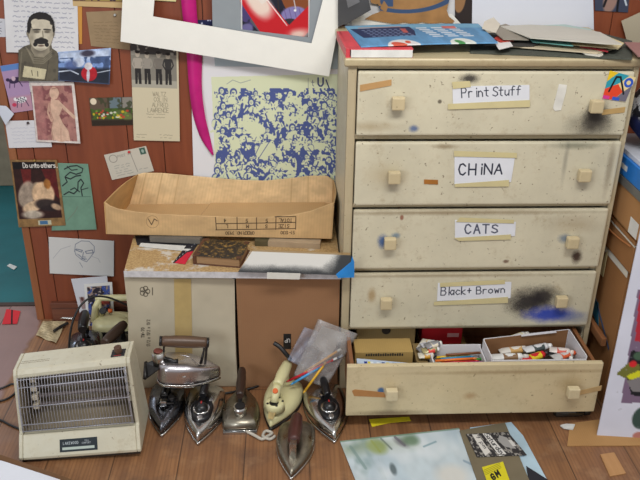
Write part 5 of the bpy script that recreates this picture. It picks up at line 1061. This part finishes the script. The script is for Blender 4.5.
# ================================================================== FLOOR THINGS
cv = Cv(120, 52, 2, (184, 196, 202)); cv.mottle(.05, 14)
def absp(c):
    c.patch(0, 0, 120, 52, (160, 178, 190), .45, 22, .6, .4); c.rect(0, 0, 74, 12, (138, 152, 124), .7, 9); c.patch(0, 0, 30, 34, (112, 136, 134), .45, 10, .6, .4); c.patch(0, 0, 120, 52, (208, 214, 218), .5, 16, .8, .4); c.line([(30, 3), (34, 12)], 2.4, (150, 156, 96), .7); c.line([(40, 2), (46, 11)], 2, (84, 96, 90), .6); c.line([(54, 2), (60, 9)], 2.6, (98, 92, 104), .7); c.line([(8, 6), (14, 24)], 3, (110, 134, 130), .5); c.ell(58, 7, 6, 3, (96, 90, 100), .5, .6, 3); c.ell(33, 8, 9, 6, (140, 152, 84), .2, .7, 4); c.ell(68, 6, 8, 4, (90, 116, 90), 0, .7, 3); c.ell(40, 27, 3, 4.5, (84, 96, 100), .2, .85, 2)
    c.ell(95, 36, 16, 8, (206, 200, 190), 0, .7, 6); c.line([(78, 12), (92, 9)], 1.4, (110, 140, 150), .7); c.line([(112, 26), (118, 29)], 2, (120, 140, 156), .7); c.ell(45, 45, 5, 2.5, (120, 140, 80), 0, .8, 2); c.line([(0, .5), (120, .5)], 1, (90, 120, 90), .8)
absp(cv)
sheet('abstract_painting', cv, [U(340, 441, Z=.006), U(459, 428, Z=.006), U(486, 496, Z=.006), U(366, 506, Z=.006)], thick=.004, label='pale blue-white abstract painting lying flat on the floor boards', cat='painting')
flat('blue_painted_strip', 'pale blue painted paper under the olive collage card', 'paper', [(470, 428), (511, 422.5), (523, 436), (548, 482), (552, 496), (480, 500)], .003, .002, M('pale_blue_paint', (166, 190, 204), .6, var=.12, vs=14))
flat('black_paper_scrap', 'torn black paper at the lower right of the olive card', 'paper', [(528, 478), (526, 466), (548, 480), (556, 496), (530, 496)], .0055, .001, M('matte_black', (26, 26, 36), .7))
cv = Cv(70, 76, 2.6, (112, 102, 82), ox=460, oy=421); cv.mottle(.03, 16)
o = sheet('olive_collage_card', cv, [U(459.5, 430.5, Z=.009), U(505, 422.5, Z=.009), U(531, 484, Z=.009), U(481, 492, Z=.009)], thick=.002, label='olive-brown card with pasted newspaper beside the abstract painting', cat='card')
cv = Cv(62, 26, 4, (48, 46, 48), ox=466, oy=431); cv.patch(466, 431, 528, 457, (150, 146, 140), .55, 2.2, .9)
cv.poly([(474, 432), (483, 432), (486, 452), (477, 456)], (204, 200, 194)); cv.poly([(490, 431), (499, 432), (504, 455), (494, 457)], (206, 204, 200)); cv.poly([(505, 440), (512, 434), (520, 437), (521, 450), (508, 447)], (150, 148, 146)); cv.rect(519, 440, 524, 447, (196, 194, 190))
cv.text('Saturday', 491.5, 432.4, 7.2, .8, (40, 40, 44), .43, .42, ang=1.36); cv.text('9', 478, 433.5, 6, .8, (40, 40, 44), ang=1.3); cv.text('pm', 479, 441, 5.4, .7, (60, 60, 64), .75, ang=1.36)
sheet('newspaper_clipping', cv, [U(466, 434, Z=.0115), U(508, 432, Z=.0115), U(527, 455, Z=.0115), U(477, 457, Z=.0115)], label='black and white newspaper clipping reading Saturday pasted on the olive card', cat='newspaper')
cv = Cv(28, 26, 4, (206, 194, 36), ox=482, oy=462)
for i in range(4): cv.line([(483, 466 + i * 1.7), (505, 463 + i * 1.7)], .6, (120, 112, 30), .8)
cv.text('GM', 490, 479, 6.5, 2, (30, 28, 20), 1.1, ang=-.25); cv.text('F', 486, 487, 6, 1.8, (30, 28, 20)); cv.text('EL', 492, 488, 6, 1.8, (30, 28, 20), 1.0)
sheet('yellow_ticket', cv, [U(482, 467, Z=.0115), U(503, 461.5, Z=.0115), U(511, 484, Z=.0115), U(490, 490, Z=.0115)], label='yellow ticket with bold black letters on the olive card', cat='ticket')
flat('yellow_paper', 'bright yellow paper slip on the floor just under the open drawer', 'paper', [(369, 419.5), (409, 417), (411, 421), (390, 423), (372, 427)], .0015, .0015, M('bright_yellow', (222, 204, 36), .6))
flat('white_paper_bit', 'tiny white curled paper bit on the floor at the drawer right end', 'paper', [(560, 426), (566, 424.5), (575, 425), (573, 430), (564, 429)], .0045, .004, WP)
flat('flat_cardboard', 'flat tan cardboard piece on the floor under the leaning poster', 'cardboard', [(567, 446.5), (570, 424), (600, 420), (650, 424), (656, 446)], .0005, .003, cardboard('floor_card', (170, 130, 84)))
flat('small_wood_offcut', 'thin pale wooden offcut lying on the boards at the lower right', 'wood', [(600, 455), (614, 453), (626, 474), (610, 477)], .0005, .003, wood('pale_offcut', (168, 122, 76), (186, 140, 92), 1))
t = empty('dark_glass_jar', U(555, 420, Z=.0) + Vector((0, .02, .021)), 0, 'dark glass jar lying on its side under the drawer right corner', 'jar')
gm = M('dark_glass', (24, 28, 28), .06, spec=1.); MB().tube([(0, 0, 0), (.006, 0, 0), (.09, 0, 0), (.10, 0, 0)], [.014, .02, .02, .013], 20).build('body', gm, t); MB().tube([(.10, 0, 0), (.118, 0, 0)], .0145, 20).build('lid', M('jar_lid', (40, 36, 34), .4), t)
cv = Cv(20, 16, 3, (200, 40, 50)); cv.line([(8, 0), (13, 16)], 2.2, (40, 16, 22))
sheet('red_cloth_scrap', cv, [U(6.5, 309, Z=.004), U(20.5, 311, Z=.004), U(17, 323.5, Z=.004), U(2, 324, Z=.004)], label='bright red scrap with a dark stripe on the floor by the doorway', cat='paper')
cv = Cv(28, 26, 3, (184, 168, 134)); cv.mottle(.1, 5)
for i in range(9): cv.script(2, 1 + i * 2.7, 26, 3.4 + i * 2.7, 1, (110, 92, 64), .5, .7, .4)
sheet('crumpled_newspaper', cv, [U(43, 321, Z=.006), U(66, 321, Z=.006), U(56, 343, Z=.006), U(36, 335, Z=.006)], label='crumpled yellowed newsprint on the floor behind the heater', cat='newspaper', curl=lambda u, v: .005 * math.sin(u * 9) * math.sin(v * 7))
cord('black_marker', 'short black marker lying on the crumpled newsprint', [U(54, 331, Z=.018), U(61, 326.5, Z=.018), U(68, 323, Z=.018)], .006, BKC)['category'] = 'marker'
# bottom-left frame
t = empty('white_framed_canvas', U(0, 466, Z=.0), 0, 'corner of a white board with a brown edge at the lower left', 'board')
A = [U(-60, 449, Z=.034), U(3, 462, Z=.034), U(60, 480.5, Z=.034), U(80, 520, Z=.03), U(-80, 520, Z=.03)]
m = MB(); m.prism([p_ for p_ in A], .004); adopt(m.build('face', M('white_canvas', (216, 218, 226), .6, var=.02)), t)
A2 = [U(-60, 441, Z=.029), U(2, 455, Z=.029), U(71, 479, Z=.029), U(92, 522, Z=.029), U(-84, 522, Z=.029)]
m = MB(); m.prism([p_ - Vector((0, 0, .029)) for p_ in A2], .0285); adopt(m.build('edge', cardboard('board_edge', (112, 82, 58))), t)
# ================================================================== RIGHT-HAND STACK
BC = cardboard('stack_cardboard', (150, 106, 66), .08)
def carton(name, lb, x0, x1, y0, y1, z0, z1, mat, open_=False):
    t = empty(name, ((x0 + x1) / 2, y0, z0), 0, lb, 'box'); m = MB(); X_, Y_, Z_ = (x1 - x0) / 2, y1 - y0, z1 - z0
    if open_:
        w_ = .005; m.box(-X_, X_, 0, w_, 0, Z_); m.box(-X_, X_, Y_ - w_, Y_, 0, Z_); m.box(-X_, -X_ + w_, w_, Y_ - w_, 0, Z_); m.box(X_ - w_, X_, w_, Y_ - w_, 0, Z_); m.box(-X_, X_, 0, Y_, 0, .004)
    else: m.box(-X_, X_, 0, Y_, 0, Z_)
    m.build('body', mat, t, .0015); return t
t = carton('moving_carton', 'large brown carton at the bottom of the stack right of the drawers', 1.062, 1.45, 2.10, 2.56, 0, .50, BC)
m = MB(); m.box(-.1965, -.1942, 0, .46, .485, .508); m.build('white_edge', M('pale_edge', (206, 202, 190), .7), t)
m = MB(); m.prism([(-.1952, .12, .22), (-.1952, .26, .27), (-.1952, .16, .30)], (-.001, 0, 0)); m.build('teal_mark', M('teal_mark', (40, 104, 130), .6), t)
m = MB(); m.prism([(-.1952, .02, .20), (-.1952, .30, .36), (-.1952, .30, .37), (-.1952, .02, .21)], (-.001, 0, 0)); m.build('blue_line', M('blue_line', (60, 80, 110), .6), t)
m = MB(); m.prism([(-.1952, .16, .40), (-.1952, .185, .40), (-.1952, .175, .48), (-.1952, .16, .50)], (-.002, 0, 0)); m.build('tape_strip', M('masking_tape', (200, 188, 142), .6, var=.05), t)
t = carton('open_carton', 'open brown carton with pale rims, second from the bottom of the right stack', 1.056, 1.42, 2.08, 2.50, .510, .604, BC, True)
m = MB(); m.box(-.1832, -.1768, 0, .42, .0895, .0942); m.build('pale_rim', M('pale_edge', (206, 202, 190), .7), t)
m = MB(); m.tube([(-.186, .02 + .03 * i, .085 - .02 * math.sin(i / 12 * PI)) for i in range(13)], .003, 6); m.build('curled_flap', M('flap_orange', (170, 110, 62), .7), t)
t = carton('brown_carton', 'brown carton with a white shipping label under the blue box', 1.05, 1.40, 2.06, 2.48, .632, .745, cardboard('stack_cardboard2', (170, 126, 82), .06))
m = MB(); m.box(-.1765, -.1755, .01, .07, .0, .05); m.build('shipping_label', WP, t)
t = empty('packing_sheets', (1.22, 2.08, .6065), 0, 'folded cardboard sheets laid over the open carton in the right stack', 'cardboard'); m = MB(); m.box(-.165, .17, 0, .40, 0, .012); m.build('sheet', BC, t); m = MB(); m.box(-.16, .16, .01, .39, .0125, .024); m.build('sheet', cardboard('stack_cardboard2', (170, 126, 82), .06), t)
t = carton('grey_tray', 'shallow grey tray between the brown carton and the blue box', 1.046, 1.40, 2.06, 2.46, .747, .775, M('grey_plastic', (104, 104, 100), .5))
t = carton('blue_box', 'bright blue box with white papers on it, in the stack right of the drawers', 1.046, 1.38, 2.07, 2.45, .777, .835, M('blue_card', (36, 116, 196), .4))
m = MB(); m.box(-.1675, -.1665, .14, .19, .02, .036); m.build('white_mark', WP, t)
o = box('loose_papers', 1.055, 1.35, 2.09, 2.42, .8355, .852, M('paper_stack', (200, 204, 214), .7)); tag(o, 'loose white papers resting on the bright blue box', 'paper')
m = MB(); m.ball((1.19, 2.26, .965), .14, .16, .112, seg=24)
for v in m.bm.verts: n_ = math.sin(v.co.x * 60) * math.sin(v.co.y * 50 + 1) * math.sin(v.co.z * 45); v.co += Vector((.010 * n_, .008 * n_, .008 * n_)); v.co.z = max(v.co.z, .8525); v.co.x = max(v.co.x, 1.05)
b = NB('patterned_fabric'); v = b.coord(); f = b.noise(v, 26, 4, .7); c = b.mix(b.rng(f, .52, .56), lin((22, 24, 34)), lin((176, 178, 184))); g = b.n('ShaderNodeSeparateXYZ'); b.link(v, g.inputs[0]); c = b.mix(b.rng(g.outputs[2], .97, .95), c, lin((26, 36, 86))); b.color(c)
tag(m.build('cloth_bag', b.m), 'dark bag with black and white pattern on top of the right stack', 'bag')
t = empty('wooden_rail', (1.04, 2.15, 0), 0, 'narrow wooden rail standing between the open drawer and the cartons', 'wood'); box('rail', -.008, .008, -.03, .26, .215, .245, OAK, t); box('upright', -.008, .008, .12, .20, 0, .2145, OAK, t)
# leaning poster
b0 = Vector((.986, 1.93, .0035)); e1 = Vector((1, -.12, 0)).normalized(); e2 = (Vector((1.049, 2.053, .95)) - b0).normalized()
nrm_ = e1.cross(e2); 
def toplane(px, py):
    p_ = UP(px, py, b0, nrm_); d_ = p_ - b0; k_ = e1.dot(e2); a11 = d_.dot(e1); a22 = d_.dot(e2); s_ = (a11 - k_ * a22) / (1 - k_ * k_); return (s_ * 200, (.95 - (a22 - k_ * a11) / (1 - k_ * k_)) * 200)
cv = Cv(100, 190, 1.3, (206, 208, 222)); cv.mottle(.02, 16); cv.text('', 0, 0, 1, 1, (0, 0, 0))
def lean(c):
    T_ = toplane; c.poly([T_(621, 403), T_(650, 403), T_(668, 290), T_(638, 290)], (120, 100, 124)); c.poly([T_(635, 341), T_(650, 344), T_(664, 290), T_(640, 290)], (176, 44, 58)); c.poly([T_(632, 350), T_(650, 355), T_(650, 398), T_(631, 395), T_(626, 372)], (30, 30, 36))
    c.poly([T_(616, 374), T_(629, 362), T_(640, 364), T_(640, 372), T_(634, 382)], (110, 110, 50)); c.poly([T_(626, 376), T_(640, 370), T_(641, 377), T_(632, 381)], (206, 206, 40)); x_, y_ = T_(633, 364); c.ell(x_, y_, 2.3, 2.3, (206, 40, 46)); c.poly([T_(627, 381), T_(642, 376), T_(644, 392), T_(632, 391)], (126, 122, 124)); x_, y_ = T_(640, 356); c.ell(x_, y_, 4, 3, (70, 96, 76)); x_, y_ = T_(642, 418); c.ell(x_, y_, 6, 8, (56, 76, 70)); x_, y_ = T_(639, 436); c.ell(x_, y_, 4, 3, (180, 120, 110))
    for i in range(16): c.ell(6 + c.rs.rand() * 20, 60 + c.rs.rand() * 125, .35, .35, (150, 150, 160), 0, .8)
lean(cv)
sheet('leaning_poster', cv, [b0 + e2 * .95, b0 + e2 * .95 + e1 * .5, b0 + e1 * .5, b0], thick=.005, label='large white poster with a bird picture leaning at the right edge', cat='poster')
# ================================================================== LIGHT
def area(name, loc, target, sx, sy, power, c):
    l = bpy.data.lights.new(name, 'AREA'); l.shape = 'RECTANGLE'; l.size = sx; l.size_y = sy; l.energy = power; l.color = c
    o = bpy.data.objects.new(name, l); COL.objects.link(o); o.location = loc; o.rotation_euler = (Vector(target) - Vector(loc)).to_track_quat('-Z', 'Y').to_euler(); return o
area('ceiling_lamp', (.30, .85, 2.5), (.1, 2.5, .9), 1.5, .35, 34, (1, .975, .93))
area('front_fill', (-2.4, -1.2, 1.7), (0, 2.3, .6), 1.6, 1.3, 40, (.88, .94, 1))  # added frontal fill light from behind the camera, no known window there
area('doorway_daylight', (-2.6, 4.4, 2.2), (-1.2, 2.6, 0), 1.0, 1.0, 14, (.75, .87, 1))
w = bpy.data.worlds.new('world'); SC.world = w; w.use_nodes = True; bg = w.node_tree.nodes['Background']; nt = w.node_tree
tc = nt.nodes.new('ShaderNodeTexCoord'); sp = nt.nodes.new('ShaderNodeSeparateXYZ'); rp = nt.nodes.new('ShaderNodeValToRGB'); mr = nt.nodes.new('ShaderNodeMapRange')
nt.links.new(tc.outputs['Generated'], sp.inputs[0]); nt.links.new(sp.outputs[2], mr.inputs[0]); mr.inputs[1].default_value = -1; mr.inputs[2].default_value = 1; nt.links.new(mr.outputs[0], rp.inputs[0]); nt.links.new(rp.outputs[0], bg.inputs[0])
rp.color_ramp.elements[0].color = (.10, .08, .07, 1); rp.color_ramp.elements[0].position = .42; rp.color_ramp.elements[1].color = (.62, .62, .62, 1); rp.color_ramp.elements[1].position = .75
bg.inputs[1].default_value = .85
vs = SC.view_settings; vs.view_transform = 'Standard'; vs.look = 'None'; vs.gamma = 1; vs.use_curve_mapping = False; vs.exposure = 0.13
